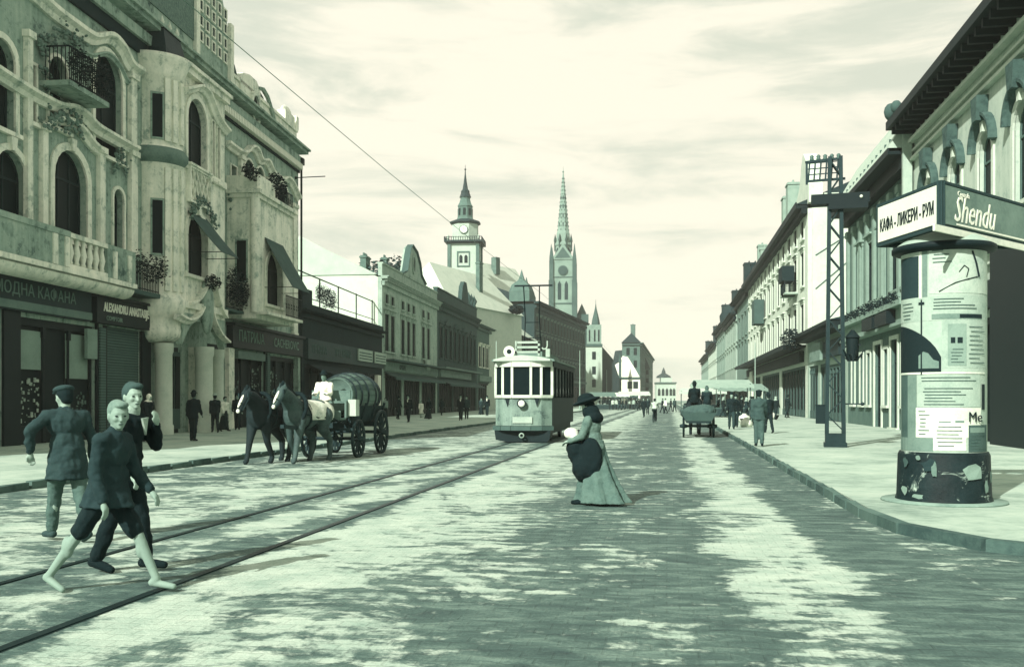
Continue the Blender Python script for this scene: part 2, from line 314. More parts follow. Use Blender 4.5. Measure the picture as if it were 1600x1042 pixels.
# ------------------------------------------------------------------ facades
def contour(w, h, arch, flat=1.0):
    if not arch: return [(-w/2, 0), (w/2, 0), (w/2, h), (-w/2, h)]
    r = w/2; rh = r*flat; n = 10
    return [(-r, 0), (r, 0)]+[(r*math.cos(PI*i/n), h-rh+rh*math.sin(PI*i/n)) for i in range(n+1)]
def grow(c, d, h=None):
    zs = [z for _, z in c]; z0, z1 = min(zs), max(zs); xs = [x for x, _ in c]; hw = max(xs)
    return [(x*(hw+d)/hw, (z0-(h if h is not None else d)) if z <= z0+1e-6 else z0+(z-z0)*(z1-z0+d)/(z1-z0)) for x, z in c]
_WC = {}
class Facade:
    def __init__(s, name, label, cat, A, B, wall_m, group=None):
        s.A = Vector(A[:2]); s.B = Vector(B[:2]); s.U = (s.B-s.A).normalized(); s.L = (s.B-s.A).length
        s.ang = math.atan2(s.U.y, s.U.x); s.root = thing(name, label, cat, (s.A.x, s.A.y, 0), s.ang, group); s.m = wall_m; s.holes = {}
    def uz(s, px, py=HOR, off=0):
        nx, ny = s.U.y, -s.U.x           # towards the street
        a = (s.A.x+nx*off, s.A.y+ny*off); d = ray(px, py); u = s.U
        det = -d[0]*u.y+u.x*d[1]; k = (-a[0]*u.y+u.x*a[1])/det
        return ((k*d[0]-a[0])*u.x+(k*d[1]-a[1])*u.y, EYE+k*d[2])
    def world(s, u, y, z): return s.root_matrix() @ Vector((u, y, z))
    def root_matrix(s): return Matrix.Translation((s.A.x, s.A.y, 0)) @ Matrix.Rotation(s.ang, 4, 'Z')
    def box(s, name, m, u0, u1, y0, y1, z0, z1, parent=None): return MB().box(u0, u1, y0, y1, z0, z1).build(name, m, parent or s.root)
    def hole(s, u, z, c, plane=0): s.holes.setdefault(plane, []).append([(u+a, z+b) for a, b in c])
    def window(s, u, z, w, h, arch=False, style='plain', plane=0, frame=None, pane=None, trim=None, hole=True, name='window', cols=2, trans=.68, deep=.16, sur=.13):
        frame = frame or mat('window_frame_dark', .09, .6); pane = pane or glass('window_glass'); trim = trim or s.m
        c = contour(w, h, arch)
        if hole: s.hole(u, z, c, plane)
        key = (round(w, 2), round(h, 2), arch, style, frame.name, pane.name, trim.name, cols, deep, sur)
        if key not in _WC:
            f = MB(); ci = grow(c, -.07, -.07); f.ring(grow(c, .01, .01), ci, deep, deep+.07)
            for k in range(1, cols): x = -w/2+w*k/cols; f.box(x-.03, x+.03, deep+.01, deep+.06, .05, h-(.09 if not arch else .09+w/2*(1-math.sqrt(max(0, 1-(2*x/w)**2)))))
            if trans: f.box(-w/2+.05, w/2-.05, deep, deep+.065, h*trans-.04, h*trans+.04)
            p = MB(); n = len(c); p.add([(a, deep+.045, b) for a, b in c], [tuple(q) for q in tessellate_polygon([[Vector((a, b, 0)) for a, b in c]])])
            t_ = None
            if style != 'bare':
                t_ = MB(); co = grow(c, sur, 0); t_.ring(co, c, -.07, .02)
                t_.box(-w/2-sur-.06, w/2+sur+.06, -.16, .02, -.14, -.003)
                if style in ('hood', 'ped'):
                    t_.box(-w/2-sur-.05, w/2+sur+.05, -.10, .0, h+sur+.003, h+sur+.22); t_.box(-w/2-sur-.14, w/2+sur+.14, -.26, 0, h+sur+.223, h+sur+.34)
                if style == 'ped': t_.prism([(-w/2-sur-.14, h+sur+.343), (w/2+sur+.14, h+sur+.343), (0, h+sur+.75)], -.22, 0)
                if style == 'key': t_.prism([(-.1, h-.02), (.1, h-.02), (.17, h+.42), (-.17, h+.42)], -.17, 0)
            _WC[key] = (f.mesh('window', frame), p.mesh('pane', pane), t_.mesh('surround', trim) if t_ else None)
        fm, pm, tm = _WC[key]; y = -plane
        wo = place(name, fm, s.root, (u, y, z)); place('pane', pm, wo)
        if tm: place('surround', tm, wo)
        return wo
    def win_px(s, x0, x1, ytop, ybot, arch=False, off=0, **k):
        xm = (x0+x1)/2; u0 = s.uz(x0, HOR, off)[0]; u1 = s.uz(x1, HOR, off)[0]; um = (u0+u1)/2
        # photo column of the middle
        z1 = s.uz(xm, ytop, off)[1]; z0 = s.uz(xm, ybot, off)[1]
        return s.window(um, z0, u1-u0, z1-z0, arch, plane=off, **k)
    def wall(s, outline, plane=0, thick=.35, m=None, name='wall', parent=None):
        polys = [[Vector((a, b, 0)) for a, b in outline]]+[[Vector((a, b, 0)) for a, b in h] for h in s.holes.get(plane, [])]
        tr = tessellate_polygon(polys); flat = [v for p in polys for v in p]
        mb = MB(); mb.add([(v.x, -plane, v.y) for v in flat], [tuple(q) for q in tr])
        for p in polys:
            n = len(p); vs = [(v.x, -plane, v.y) for v in p]+[(v.x, -plane+thick, v.y) for v in p]
            mb.add(vs, [(i, n+i, n+(i+1) % n, (i+1) % n) for i in range(n)])
        return mb.build(name, m or s.m, parent or s.root)
    def body(s, z, depth, m=None, u0=0, u1=None, y0=.36, name='side_wall', z0=0):
        return MB().box(u0+.003, (s.L if u1 is None else u1)-.003, y0, depth, z0, z-.003).build(name, m or s.m, s.root)
    def cornice(s, z, u0=0, u1=None, out=.6, h=.7, m=None, dent=0, plane=0, name='cornice'):
        u1 = s.L if u1 is None else u1; o = MB(); y = -plane
        o.box(u0, u1, y-out*.35, y+.1, z-h, z-h*.55); o.box(u0-.05, u1+.05, y-out*.8, y+.1, z-h*.3, z-h*.12); o.box(u0-.08, u1+.08, y-out, y+.1, z-h*.117, z)
        c = o.build(name, m or s.m, s.root)
        if dent:
            n = int((u1-u0)/dent)
            dm = MB().box(-dent*.24, dent*.24, -out*.7, 0, 0, h*.24).mesh('dentil', m or s.m)
            for i in range(min(n, 90)): place('dentil', dm, c, (u0+(i+.5)*(u1-u0)/min(n, 90), y-.003, z-h*.545))
        return c
    def roof(s, z, rise, depth, m=None, u0=0, u1=None, over=.35, ridge=.5, name='roof', hip=0):
        u1 = s.L if u1 is None else u1; yr = depth*ridge
        a = [(u0-.1, -over, z), (u1+.1, -over, z), (u1+.1, depth, z), (u0-.1, depth, z)]
        r = [(u0-.1+hip, yr, z+rise), (u1+.1-hip, yr, z+rise)]
        mb = MB().add(a+r, [(0, 1, 5, 4), (2, 3, 4, 5), (1, 2, 5), (3, 0, 4), (3, 2, 1, 0)])
        return mb.build(name, m or mat('roof_tiles', .2, .85, .35, 1.2, .4, 12, kind='tiles'), s.root)
    def chimney(s, u, y, z0, z1, w=.9, roof=None, d=.6, m=None):
        mb = MB().box(u-w/2, u+w/2, y-d/2, y+d/2, z0, z1).box(u-w/2-.09, u+w/2+.09, y-d/2-.09, y+d/2+.09, z1-.26, z1-.1)
        for k in range(max(1, int(w/.35))): mb.cyl((u-w/2+.2+k*.35, y, z1), (u-w/2+.2+k*.35, y, z1+.28), .1, .085, 7)
        return mb.build('chimney', m or mat('chimney_render', .28, .9, .3), roof or s.root)
def railing(F, u0, u1, y, z0, z1, m, step=.13, name='railing', ends=None, parent=None):
    mb = MB(); mb.box(u0, u1, y-.025, y+.025, z1-.05, z1); mb.box(u0, u1, y-.02, y+.02, z0+.05, z0+.09)
    n = int((u1-u0)/step)
    for i in range(n+1):
        u = u0+(u1-u0)*i/n; mb.box(u-.012, u+.012, y-.012, y+.012, z0, z1-.045)
        if i % 2 == 0 and i < n:
            mb.tube([(u+.065+.05*math.cos(a), y, (z0+z1)/2+.14*math.sin(a)) for a in [k*PI/3 for k in range(7)]], .011, 4)
    if ends is not None:
        for u in (u0, u1): mb.box(u-.02, u+.02, y, ends, z1-.05, z1-.002); [mb.box(u-.012, u+.012, yy-.012, yy+.012, z0, z1-.06) for yy in [y+k*.14 for k in range(1, int((ends-y)/.14))]]
    return mb.build(name, m, parent or F.root)
def ornament(F, pts, m, r=.09, n=5, spread=.16, y=-.1, name='carved_ornament'):
    mb = MB(); g = random.Random(len(pts)*7)
    for u, z in pts:
        for _ in range(n): k = r*g.uniform(.5, 1.3); mb.ball((u+g.gauss(0, spread), y-g.uniform(0, .12), z+g.gauss(0, spread)), (k*1.3, k, k), 7, 5)
    return mb.build(name, m, F.root)
BAL = [(.05, 0), (.09, .04), (.06, .1), (.11, .3), (.055, .55), (.08, .62), (.05, .66)]
def balustrade(F, u0, u1, y, z0, h, m, step=.42, name='balustrade', arch=None):
    o = MB().box(u0, u1, y-.14, y+.14, z0+h-.16, z0+h).box(u0, u1, y-.12, y+.12, z0, z0+.14).build(name, m, F.root)
    bm_ = MB().lathe([(r*1.2, z*(h-.3)/.66) for r, z in BAL], n=8).mesh('baluster', m)
    n = int((u1-u0)/step)
    for i in range(n): place('baluster', bm_, o, (u0+(i+.5)*(u1-u0)/n, y, z0+.14))
    return o
iron = mat('wrought_iron', .035, .6, .3, 3, .1)
leafm = mat('foliage', .05, .8, .6, 6, .1)
def plants(F, u0, u1, y, z, h, dens=130, name='window_plants', parent=None):
    mb = MB(); n = max(1, int((u1-u0)/.35))
    for i in range(n):
        u = u0+(i+.5)*(u1-u0)/n; mb.leaves((u, y, z+h*random.uniform(.35, .6)), (.3, .22, h*random.uniform(.4, .6)), dens, .055)
    return mb.build(name, leafm, parent or F.root)
def awning(F, u0, u1, z1, z0, out, m, plane=0, val=.25, name='awning', scallop=True, y0=0):
    mb = MB(); n = 10; y = -plane-y0
    prof = [(y-out*k/6, z1-(z1-z0)*(k/6)-.06*math.sin(PI*k/6)) for k in range(7)]
    vs = [(u0+(u1-u0)*i/n, a, b) for i in range(n+1) for a, b in prof]; k = 7
    mb.add(vs, [(i*k+j, (i+1)*k+j, (i+1)*k+j+1, i*k+j+1) for i in range(n) for j in range(6)], True)
    mb.add([(v[0], v[1], v[2]-.02) for v in vs], [(i*k+j, i*k+j+1, (i+1)*k+j+1, (i+1)*k+j) for i in range(n) for j in range(6)], True)
    if val:
        q = int((u1-u0)/.3)*2; pts = [(u0+(u1-u0)*i/q, z0-val*(1 if i % 2 else .75)) for i in range(q+1)]
        mb.prism([(u0, z0)]+pts+[(u1, z0)], y-out-.01, y-out+.01)
    o = mb.build(name, m, F.root)
    MB().bar((u0, y, z0), (u0, y-out, z0), .03).bar((u1, y, z0), (u1, y-out, z0), .03).build('awning_arm', iron, o)
    return o
def shopfront(F, u0, u1, z1, m, n=3, door=None, plane=0, z0=.12, stall=.6, sign=None, pane=None, name='shopfront', inside=None):
    """an opening of n bays between turned mullions over a low stall riser, glazed; door = index of the bay with the door"""
    c = [(u0, z0), (u1, z0), (u1, z1), (u0, z1)]; F.holes.setdefault(plane, []).append(c); y = -plane
    o = MB().box(u0, u1, y+.10, y+.28, z1-.25, z1-.002).build(name, m, F.root); w = (u1-u0)/n
    mm = MB().cyl((0, 0, z0), (0, 0, z1-.25), .055, n=8).box(-.08, .08, -.08, .08, z0, z0+stall).box(-.08, .08, -.08, .08, z1-.6, z1-.25).mesh('mullion', m)
    for i in range(n+1): place('mullion', mm, o, (u0+w*i+(.07 if i == 0 else -.07 if i == n else 0), y+.14, 0))
    for i in range(n):
        a, b = u0+w*i+.07, u0+w*(i+1)-.07
        if i == door:
            d = MB().ring([(a, z0), (b, z0), (b, z1-.7), (a, z1-.7)], [(a+.1, z0+.7), (b-.1, z0+.7), (b-.1, z1-.8), (a+.1, z1-.8)], y+.32, y+.4).box(a+.1, b-.1, y+.34, y+.38, z0, z0+.7).box(a, b, y+.3, y+.42, z1-.7, z1-.6)
            d.cyl((a+.15, y+.26, 1.1), (a+.15, y+.26, 1.35), .02).build('door', m, o)
        else: MB().box(a-.02, b+.02, y+.12, y+.3, z0, z0+stall).build('stall_riser', m, o)
        MB().add([(a-.06, y+.24, z0), (b+.06, y+.24, z0), (b+.06, y+.24, z1-.2), (a-.06, y+.24, z1-.2)], [(0, 1, 2, 3)]).build('pane', pane or glass('shop_glass', .025), o)
    return o
# ------------------------------------------------------------------ the corner palace on the left
stucco = mat('palace_stucco', .47, .9, .45, .7, .35, 18, streak=1)
stucco_w = mat('palace_trim', .76, .88, .34, .9, .3, 18, streak=1)
dwood = mat('dark_shop_wood', .03, .55, .4, 2, .1)
gw = mat('weathered_wood', .22, .7, .3, 2, .2, kind='slats')
P = Facade('palace', 'ornate three-storey palace with rounded oriels, wavy mouldings and a domed gable', 'building', G(-30, 706), G(466, 664), stucco)
L = P.L; U0 = -9.0
# windows of the flat wall
W0 = dict(frame=mat('window_frame_dark', .07, .6), trim=stucco_w, deep=.24)
P.win_px(83, 135, 236, 376, True, sur=.26, style='key', cols=3, **W0)
P.win_px(147, 190, 84, 245, True, sur=.2, cols=2, **W0)
P.win_px(176, 192, 296, 412, True, sur=.12, cols=1, **W0)
P.win_px(75, 104, 90, 200, True, sur=.12, cols=1, **W0)
P.win_px(40, 54, 100, 190, False, sur=.1, cols=1, **W0)
P.win_px(-20, 22, 60, 200, True, sur=.2, **W0); P.win_px(-10, 40, 235, 365, True, sur=.2, style='key', **W0)
P.window(-2.6, 7.4, 2.0, 3.0, True, sur=.2, **W0); P.window(-2.6, 12.4, 1.8, 2.8, True, sur=.2, **W0)
P.win_px(381, 396, 250, 322, True, sur=.1, cols=1, **W0)
P.win_px(400, 412, 262, 330, True, sur=.1, cols=1, **W0)
P.win_px(432, 451, 288, 352, True, sur=.12, cols=1, **W0)
P.win_px(360, 369, 260, 300, False, sur=.06, cols=1, **W0)
P.win_px(360, 371, 385, 440, False, sur=.1, cols=1, **W0)
# shops
shopA = shopfront(P, -6.0, 1.0, 4.4, dwood, 4, 2)
shopB = shopfront(P, 1.9, 6.6, 4.3, dwood, 3, 1)
P.holes[0].append([(7.35, .12), (10.2, .12), (10.2, 4.4), (7.35, 4.4)])
uD, uE_ = P.uz(326)[0], P.uz(348)[0]
shopfront(P, 16.9, 19.0, 4.3, dwood, 2, 1)
shopfront(P, 20.0, 24.6, 4.1, dwood, 3, 1); shopfront(P, 25.3, 30.2, 4.1, dwood, 3, 1)
P.wall([(U0, 0), (L, 0), (L, 16.4), (U0, 16.4)])
P.body(16.4, 15, u0=U0)
sh = MB().box(7.36, 10.19, .1, .14, .12, 4.39).build('roller_shutter', gw, P.root)
for i in range(34): MB().box(7.38, 10.17, .075, .102, .15+i*.125, .24+i*.125).build('slat', gw, sh) if i < 34 else None
MB().box(7.2, 7.35, -.1, .05, .12, 4.4).box(10.2, 10.36, -.1, .05, .12, 4.4).build('pilaster', dwood, P.root)
for u0, u1, z0, z1 in ((2.2, 3.6, 2.6, 3.9), (4.95, 6.4, 2.35, 3.95)):
    MB().box(u0, u1, .16, .19, z0, z1).build('blind', mat('linen_blind', .42, .9, .15), P.root)
MB().box(6.75, 7.15, -.16, -.02, .4, 4.3).build('pilaster', gw, P.root)
for a_, b_ in ((U0, -6.01), (1.01, 1.89), (6.61, 6.74), (10.37, 10.95), (24.61, 24.74)): MB().box(a_, b_, -.09, -.004, .12, 4.44).build('shop_pier', dwood, P.root)
for k_, (a_, b_, z0_, z1_, L_) in enumerate(((2.1, 3.3, .8, 2.2, .55), (5.0, 6.4, .8, 1.8, .3), (17.1, 18.8, 1.0, 3.6, .6), (20.2, 21.4, 1.0, 2.6, .3), (23.2, 24.4, 1.2, 3.2, .5), (26.2, 27.4, 1.4, 3.3, .45), (-4.0, -2.0, .9, 2.5, .4))):
    gd = MB()
    for _ in range(46): gx, gz = random.uniform(a_, b_), random.uniform(z0_, z1_); gw_ = random.uniform(.03, .10); gd.box(gx, gx+gw_, .17, .17+gw_*.5, gz, gz+gw_*random.uniform(.5, 2))
    gd.build('shop_goods', mat('goods_%d' % int(L_*100), L_, .7, .6, 9), P.root, kind='stuff')
MB().box(5.9, 6.6, -.12, .0, 3.1, 4.2).build('notice_board', mat('pale_board', .4), P.root)
# dark fascia over the left shops with lettering
fas = MB().box(-6, 6.0, -.22, -.004, 4.45, 5.55).box(-6.05, 6.05, -.34, 0, 5.553, 5.65).build('fascia', mat('fascia_left', .085, .6, .3), P.root)
MB().box(-6, 6.0, -.25, -.223, 4.50, 4.76).build('sign_board', mat('sign_pale', .30, .6), fas)
fas2 = MB().box(6.25, 11.0, -.30, -.004, 4.45, 5.42).box(6.2, 11.05, -.42, 0, 5.423, 5.52).build('fascia', mat('fascia_dark', .03, .5, .3), P.root)
white = mat('white_lettering', .8, .7, .1)
pale = mat('faded_lettering', .30, .7, .1)
text('МОДНА КАФАНА', 'lettering', pale, fas, (2.6, -.235, 5.13), (PI/2, 0, 0), .55, squeeze=1.0)
text('ALEXANDRU ANASTASIJE', 'lettering', white, fas2, (8.5, -.315, 5.06), (PI/2, 0, 0), .46, squeeze=.68, bold=.012)
text('COMPTOIR', 'lettering', mat('dim_lettering', .4), fas2, (7.5, -.315, 4.66), (PI/2, 0, 0), .24)
fas3 = MB().box(19.3, 30.7, -.35, -.004, 4.25, 5.35).box(19.2, 30.8, -.5, 0, 5.353, 5.5).build('fascia', mat('fascia_dark', .03), P.root)
text('ПАТРИЈА', 'lettering', mat('dim_lettering', .4), fas3, (21.9, -.365, 4.85), (PI/2, 0, 0), .8, squeeze=1.0)
text('CACHEROVIC', 'lettering', mat('dim_lettering', .4), fas3, (27.6, -.365, 4.82), (PI/2, 0, 0), .72, squeeze=1.0)
MB().box(20.4, 24.4, -.2, -.004, 3.72, 4.12).build('sign_board', mat('sign_pale', .30), P.root)
# stone balcony, left
MB().box(U0, 7.85, -1.05, 0, 5.85, 6.02).box(U0, 7.8, -.85, 0, 5.66, 5.847).box(U0, 7.75, -.5, 0, 5.64, 5.657).build('balcony_slab', stucco_w, P.root)
n = 14; vs = []
mbc = MB()
for i in range(8):
    a = i/7*PI/2; pass
mbc.add([(u, -.5-.45*math.sin(a), 5.45+.35*(1-math.cos(a))) for u in (U0, 7.8) for a in [k*PI/14 for k in range(8)]], [(k, k+1, 8+k+1, 8+k) for k in range(7)], True)
mbc.build('cove', stucco_w, P.root)
balustrade(P, 3.2, 5.7, -.88, 6.03, 1.2, stucco_w, .36)
MB().box(U0, 3.2, -1.0, -.8, 6.03, 7.24).box(5.7, 7.8, -1.0, -.8, 6.03, 7.24).box(U0, 3.2, -1.04, -.76, 7.06, 7.25).box(7.6, 7.8, -.8, 0, 6.03, 7.2).build('parapet', stucco, P.root)
for u in (2.3, 3.0, 6.2, 7.3): MB().box(u-.13, u+.13, -1.05, -.8, 6.04, 7.04).build('pier', stucco_w, P.root)
# iron balcony with plants
MB().box(7.86, 10.2, -.85, 0, 5.72, 5.9).build('balcony_slab', mat('stone_dark', .2), P.root)
railing(P, 7.95, 10.15, -.8, 5.9, 7.0, iron)
plants(P, 8.2, 11.2, -.85, 6.3, 1.2, 90)
# upper iron balcony, left
u0, u1 = P.uz(74)[0]-.5, P.uz(146)[0]-.9
MB().box(u0, u1, -1.1, 0, 12.15, 12.32).build('balcony_slab', stucco, P.root)
railing(P, u0+.05, u1-.05, -1.05, 12.32, 13.5, iron, .12, ends=0)
plants(P, u0, u1, -1.12, 12.5, 1.25, 160)
# mouldings that follow the windows
def pxpath(F, pts, off=0, sub=5):
    P_ = [F.uz(x, y, off) for x, y in pts]; out = []
    for i in range(len(P_)-1):
        p0, p1, p2, p3 = P_[max(i-1, 0)], P_[i], P_[i+1], P_[min(i+2, len(P_)-1)]
        for k in range(sub):
            q = k/sub; out.append(tuple(.5*((2*p1[j])+(-p0[j]+p2[j])*q+(2*p0[j]-5*p1[j]+4*p2[j]-p3[j])*q*q+(-p0[j]+3*p1[j]-3*p2[j]+p3[j])*q**3) for j in (0, 1)))
    return out+[P_[-1]]
MB().sweep(pxpath(P, [(36, -18), (75, 18), (105, 40), (128, 56), (142, 62), (165, 60), (183, 78), (196, 103), (214, 116)]), .42, .38, .05).build('moulding', stucco_w, P.root)
MB().sweep([(U0, 14.9), (P.uz(36)[0]-.1, 14.9)]+[P.uz(36, -18)], .4, .36, .05).build('moulding', stucco_w, P.root)
MB().sweep([(a, b-.62) for a, b in pxpath(P, [(105, 40), (128, 56), (142, 62), (165, 60), (183, 78), (196, 103), (214, 116)])], .18, .16, .05).build('moulding', stucco, P.root)
MB().sweep(pxpath(P, [(-20, 110), (37, 146), (60, 158), (82, 168), (104, 171), (122, 182), (140, 200), (165, 215), (192, 230), (205, 236)]), .32, .42, .05).build('moulding', stucco_w, P.root)
MB().sweep(pxpath(P, [(64, 200), (84, 190), (104, 192), (122, 206), (136, 224), (152, 240)]), .3, .3, .05).build('hood_moulding', stucco_w, P.root)
MB().sweep(pxpath(P, [(350, 225), (368, 238), (380, 240), (388, 232), (396, 236), (403, 252), (413, 254), (422, 272), (436, 282), (444, 280), (452, 288), (463, 312)]), .34, .36, .05).build('moulding', stucco_w, P.root)
for x0, x1, a, b in ((36, 44, 60, 380), (60, 68, 205, 380), (150, 158, 240, 400), (199, 208, 125, 230), (199, 209, 245, 392), (372, 377, 250, 345), (416, 423, 285, 350), (455, 461, 325, 520)):
    ua, ub = P.uz(x0)[0], P.uz(x1)[0]; xm = (x0+x1)/2
    z1 = P.uz(xm, a)[1]; z0 = P.uz(xm, b)[1]
    MB().box(ua, ub, -.18, -.004, z0, z1).box(ua-.07, ub+.07, -.26, -.003, z1-.003, z1+.22).box(ua-.05, ub+.05, -.22, -.003, z0-.2, z0-.003).build('pilaster', stucco_w, P.root)
# projecting front with the rounded corner
OF = 1.2; uc = 11.5
ue = P.uz(351, HOR, OF)[0]
P.win_px(292, 322, 156, 262, True, OF, sur=.2, cols=2, **W0)
P.win_px(292, 323, 336, 432, True, OF, sur=.2, style='key', cols=2, **W0)
P.win_px(330, 334, 190, 280, False, OF, sur=.05, cols=1, trans=0, **W0); P.win_px(338, 342, 200, 285, False, OF, sur=.05, cols=1, trans=0, **W0)
P.wall([(uc, 5.5), (ue, 5.5), (ue, 15.7), (uc, 15.7)], plane=OF, name='front_wall', m=stucco_w)
cor = MB(); prof = [(.2, 3.97), (.8, 4.0), (1.08, 4.2), (1.16, 4.5), (1.12, 4.62), (1.12, 5.0), (1.25, 5.1), (1.32, 5.35), (1.36, 5.5), (1.36, 5.8), (1.2, 5.95), (1.2, 11.25), (1.3, 11.4), (1.42, 11.6), (1.42, 11.75), (1.25, 12.1), (1.18, 12.2), (1.18, 14.9), (1.3, 15.0), (1.3, 15.15), (1.5, 15.5), (1.58, 15.7), (1.58, 15.85), (0, 15.9)]
cor.lathe(prof, (uc, 0, 0), 22, PI, 1.5*PI)
cor.build('rounded_corner', stucco_w, P.root)
MB().box(ue-.36, ue-.003, -OF+.003, 0, 5.5, 15.69).build('side_wall', stucco_w, P.root)
MB().box(uc, ue, -OF, 0, 5.3, 5.497).box(uc, ue+.1, -1.58, 0, 15.703, 15.86).box(uc, ue+.05, -1.45, -OF, 15.45, 15.7).box(uc, ue+.03, -1.36, -1.2, 5.5, 5.8).box(uc, ue, -1.32, -1.2, 11.45, 11.75).build('string_course', stucco_w, P.root)
for z0, z1 in ((12.35, 14.3), (7.55, 9.9)):       # slit windows in the rounded corner
    a = PI+math.radians(30)
    o = MB().ring([(-.27, 0), (.27, 0), (.27, z1-z0), (-.27, z1-z0)], [(-.2, .08), (.2, .08), (.2, z1-z0-.08), (-.2, z1-z0-.08)], -.04, .12).build('window', stucco, P.root, (uc+(1.17 if z0 > 12 else 1.2)*math.cos(a), (1.17 if z0 > 12 else 1.2)*math.sin(a), z0), (0, 0, a+PI/2))
    MB().box(-.2, .2, -.012, .08, .08, z1-z0-.08).build('pane', glass('window_glass'), o)
MB().lathe([(1.2, 11.3), (1.47, 11.55), (1.47, 11.8), (1.2, 12.15)], (uc, 0, 0), 22, PI, 1.5*PI).build('dark_ring', mat('ring_stone', .34, .9, .3), P.root)
for a in (PI*1.27, PI*1.36, PI*1.47):
    MB().box(-.11, .11, -.09, .05, 12.3, 14.9).box(-.11, .11, -.09, .05, 6.1, 11.2).build('fluting', stucco_w, P.root, (uc+1.19*math.cos(a), 1.19*math.sin(a), 0), (0, 0, a+PI/2))
ornament(P, pxpath(P, [(64, 196), (84, 186), (104, 188), (120, 202)])[::2], mat('carved_plaster', .34, .9, .5, 4), .06, 16, .2, -.2)
ornament(P, pxpath(P, [(60, 60), (66, 120), (70, 160)])[::2], mat('carved_plaster', .22), .06, 12, .15)
ornament(P, pxpath(P, [(72, 70), (100, 48), (118, 62)])[::2], mat('carved_plaster', .22), .06, 14, .22)
ornament(P, [(a, b) for a, b in pxpath(P, [(176, 262), (182, 240), (190, 262)])][::2], mat('carved_plaster', .22), .05, 12, .14)
oo_ = ornament(P, pxpath(P, [(294, 334), (300, 322), (308, 316), (318, 322), (326, 338), (332, 350)], OF)[::2], mat('carved_plaster', .22), .05, 14, .15, -OF-.1)
ornament(P, [(uc+.3*k, 16.6+.1*(k % 2)) for k in range(3, 22)], mat('carved_plaster_light', .5, .9, .4, 4), .06, 9, .16, -.15)
ornament(P, pxpath(P, [(356, 300), (358, 330), (357, 350)])[::2], mat('carved_plaster', .22), .09, 4, .1)
# small mansard over the rounded corner, with finials
MB().lathe([(1.45, 15.87), (1.4, 16.2), (1.15, 17.0), (1.12, 17.05)], (uc+.1, .1, 0), 4, PI*1.0-PI/4, PI*3-PI/4, smooth=False).build('turret_roof', mat('roof_slate', .085, .6, .3, 3, .3, 12), P.root)
MB().box(uc-.72, uc+.92, -.72, .9, 17.05, 17.12).build('turret_cap', iron, P.root)
for u in (-.6, .1, .8): MB().lathe([(.08, 17.12), (.05, 17.25), (.1, 17.35), (.0, 17.62)], (uc+u, -.6, 0), 8).build('finial', mat('white_stone', .75), P.root)
# lattice panel between the two large windows and carved lower part
ua, ub = P.uz(291, HOR, OF)[0], P.uz(324, HOR, OF)[0]
z0, z1 = P.uz(307, 322, OF)[1], P.uz(307, 266, OF)[1]
o = MB().ring([(ua, z0), (ub, z0), (ub, z1), (ua, z1)], [(ua+.1, z0+.1), (ub-.1, z0+.1), (ub-.1, z1-.1), (ua+.1, z1-.1)], -OF-.2, -OF).box(ua-.05, ub+.05, -OF-.26, -OF, z1, z1+.1).build('lattice_panel', stucco_w, P.root)
rb = MB(); k = 6
for i in range(k+1):
    q = i/k; rb.bar((ua+(ub-ua)*q, -OF-.1, z0), (ua+(ub-ua)*min(1, q+.35), -OF-.1, z0+(z1-z0)*min(1, (1-q)/.35)), .06); rb.bar((ub-(ub-ua)*q, -OF-.13, z0), (ub-(ub-ua)*min(1, q+.35), -OF-.13, z0+(z1-z0)*min(1, (1-q)/.35)), .06)
rb.build('lattice', stucco_w, o)
def scroll(pts, w=.26, off=OF, h=.3):
    mb = MB().sweep(pxpath(P, pts, off), w, h, .02); mb.v = [(a, b-off, c) for a, b, c in mb.v]; return mb.build('scroll', stucco_w, P.root)
for pts in ([(290, 478), (305, 470), (316, 452), (320, 438)], [(348, 494), (340, 480), (334, 458), (330, 440)], [(272, 494), (290, 502), (304, 496), (312, 482)], [(352, 532), (340, 520), (330, 500), (326, 484)]): scroll(pts)
ul, zl = P.uz(320, 478, OF); MB().ball((ul, -OF-.1, zl), (.55, .25, 1.3), 12, 9).build('cartouche', stucco, P.root)
plants(P, ul-.5, ul+.6, -OF-.35, P.uz(320, 440, OF)[1]-.4, .7, 120)
# the open corbel under the projecting front
MB().prism([(uc, 3.95), (uc+.6, 4.6), (uc+1.2, 5.0), (ue-1.4, 5.05), (ue-.5, 4.5), (ue, 3.95), (ue, 5.3), (uc, 5.3)], -OF, -OF+.3).build('corbel', stucco, P.root)
# moulding over the upper arch
ww = pxpath(P, [(284, 142), (296, 140), (308, 138), (318, 146), (326, 164), (334, 184), (344, 200), (351, 208)], OF)
mb = MB().sweep(ww, .3, .34, .02); mb.v = [(a, b-OF, c) for a, b, c in mb.v]; mb.build('moulding', stucco_w, P.root)
# portal columns
colm = mat('white_stone_column', .66, .85, .12)
for u, y, r in ((11.25, -.5, .36), (14.2, -1.0, .40), (16.3, -.8, .26)):
    MB().lathe([(r+.05, .12), (r+.05, .5), (r, .55), (r*.98, 3.5), (r+.04, 3.6), (r+.05, 3.96)], (u, y, 0), 14).build('column', colm, P.root)
MB().box(11.7, 13.6, -.06, -.004, .12, 3.9).build('portal_door', mat('door_wood', .07, .5), P.root)
o = MB().box(12.4, 13.6, -.16, -.06, .3, 3.7).build('door_leaf', mat('door_leaf', .2, .5), P.root); MB().box(12.5, 12.93, -.19, -.161, 1.2, 3.5).box(13.05, 13.5, -.19, -.161, 1.2, 3.5).build('pane', glass('window_glass'), o)
MB().box(14.8, 15.9, -.35, -.004, .12, 4.0).build('pier', stucco_w, P.root)
MB().box(19.1, 19.8, -.22, -.004, .12, 4.2).build('pier', stucco_w, P.root)
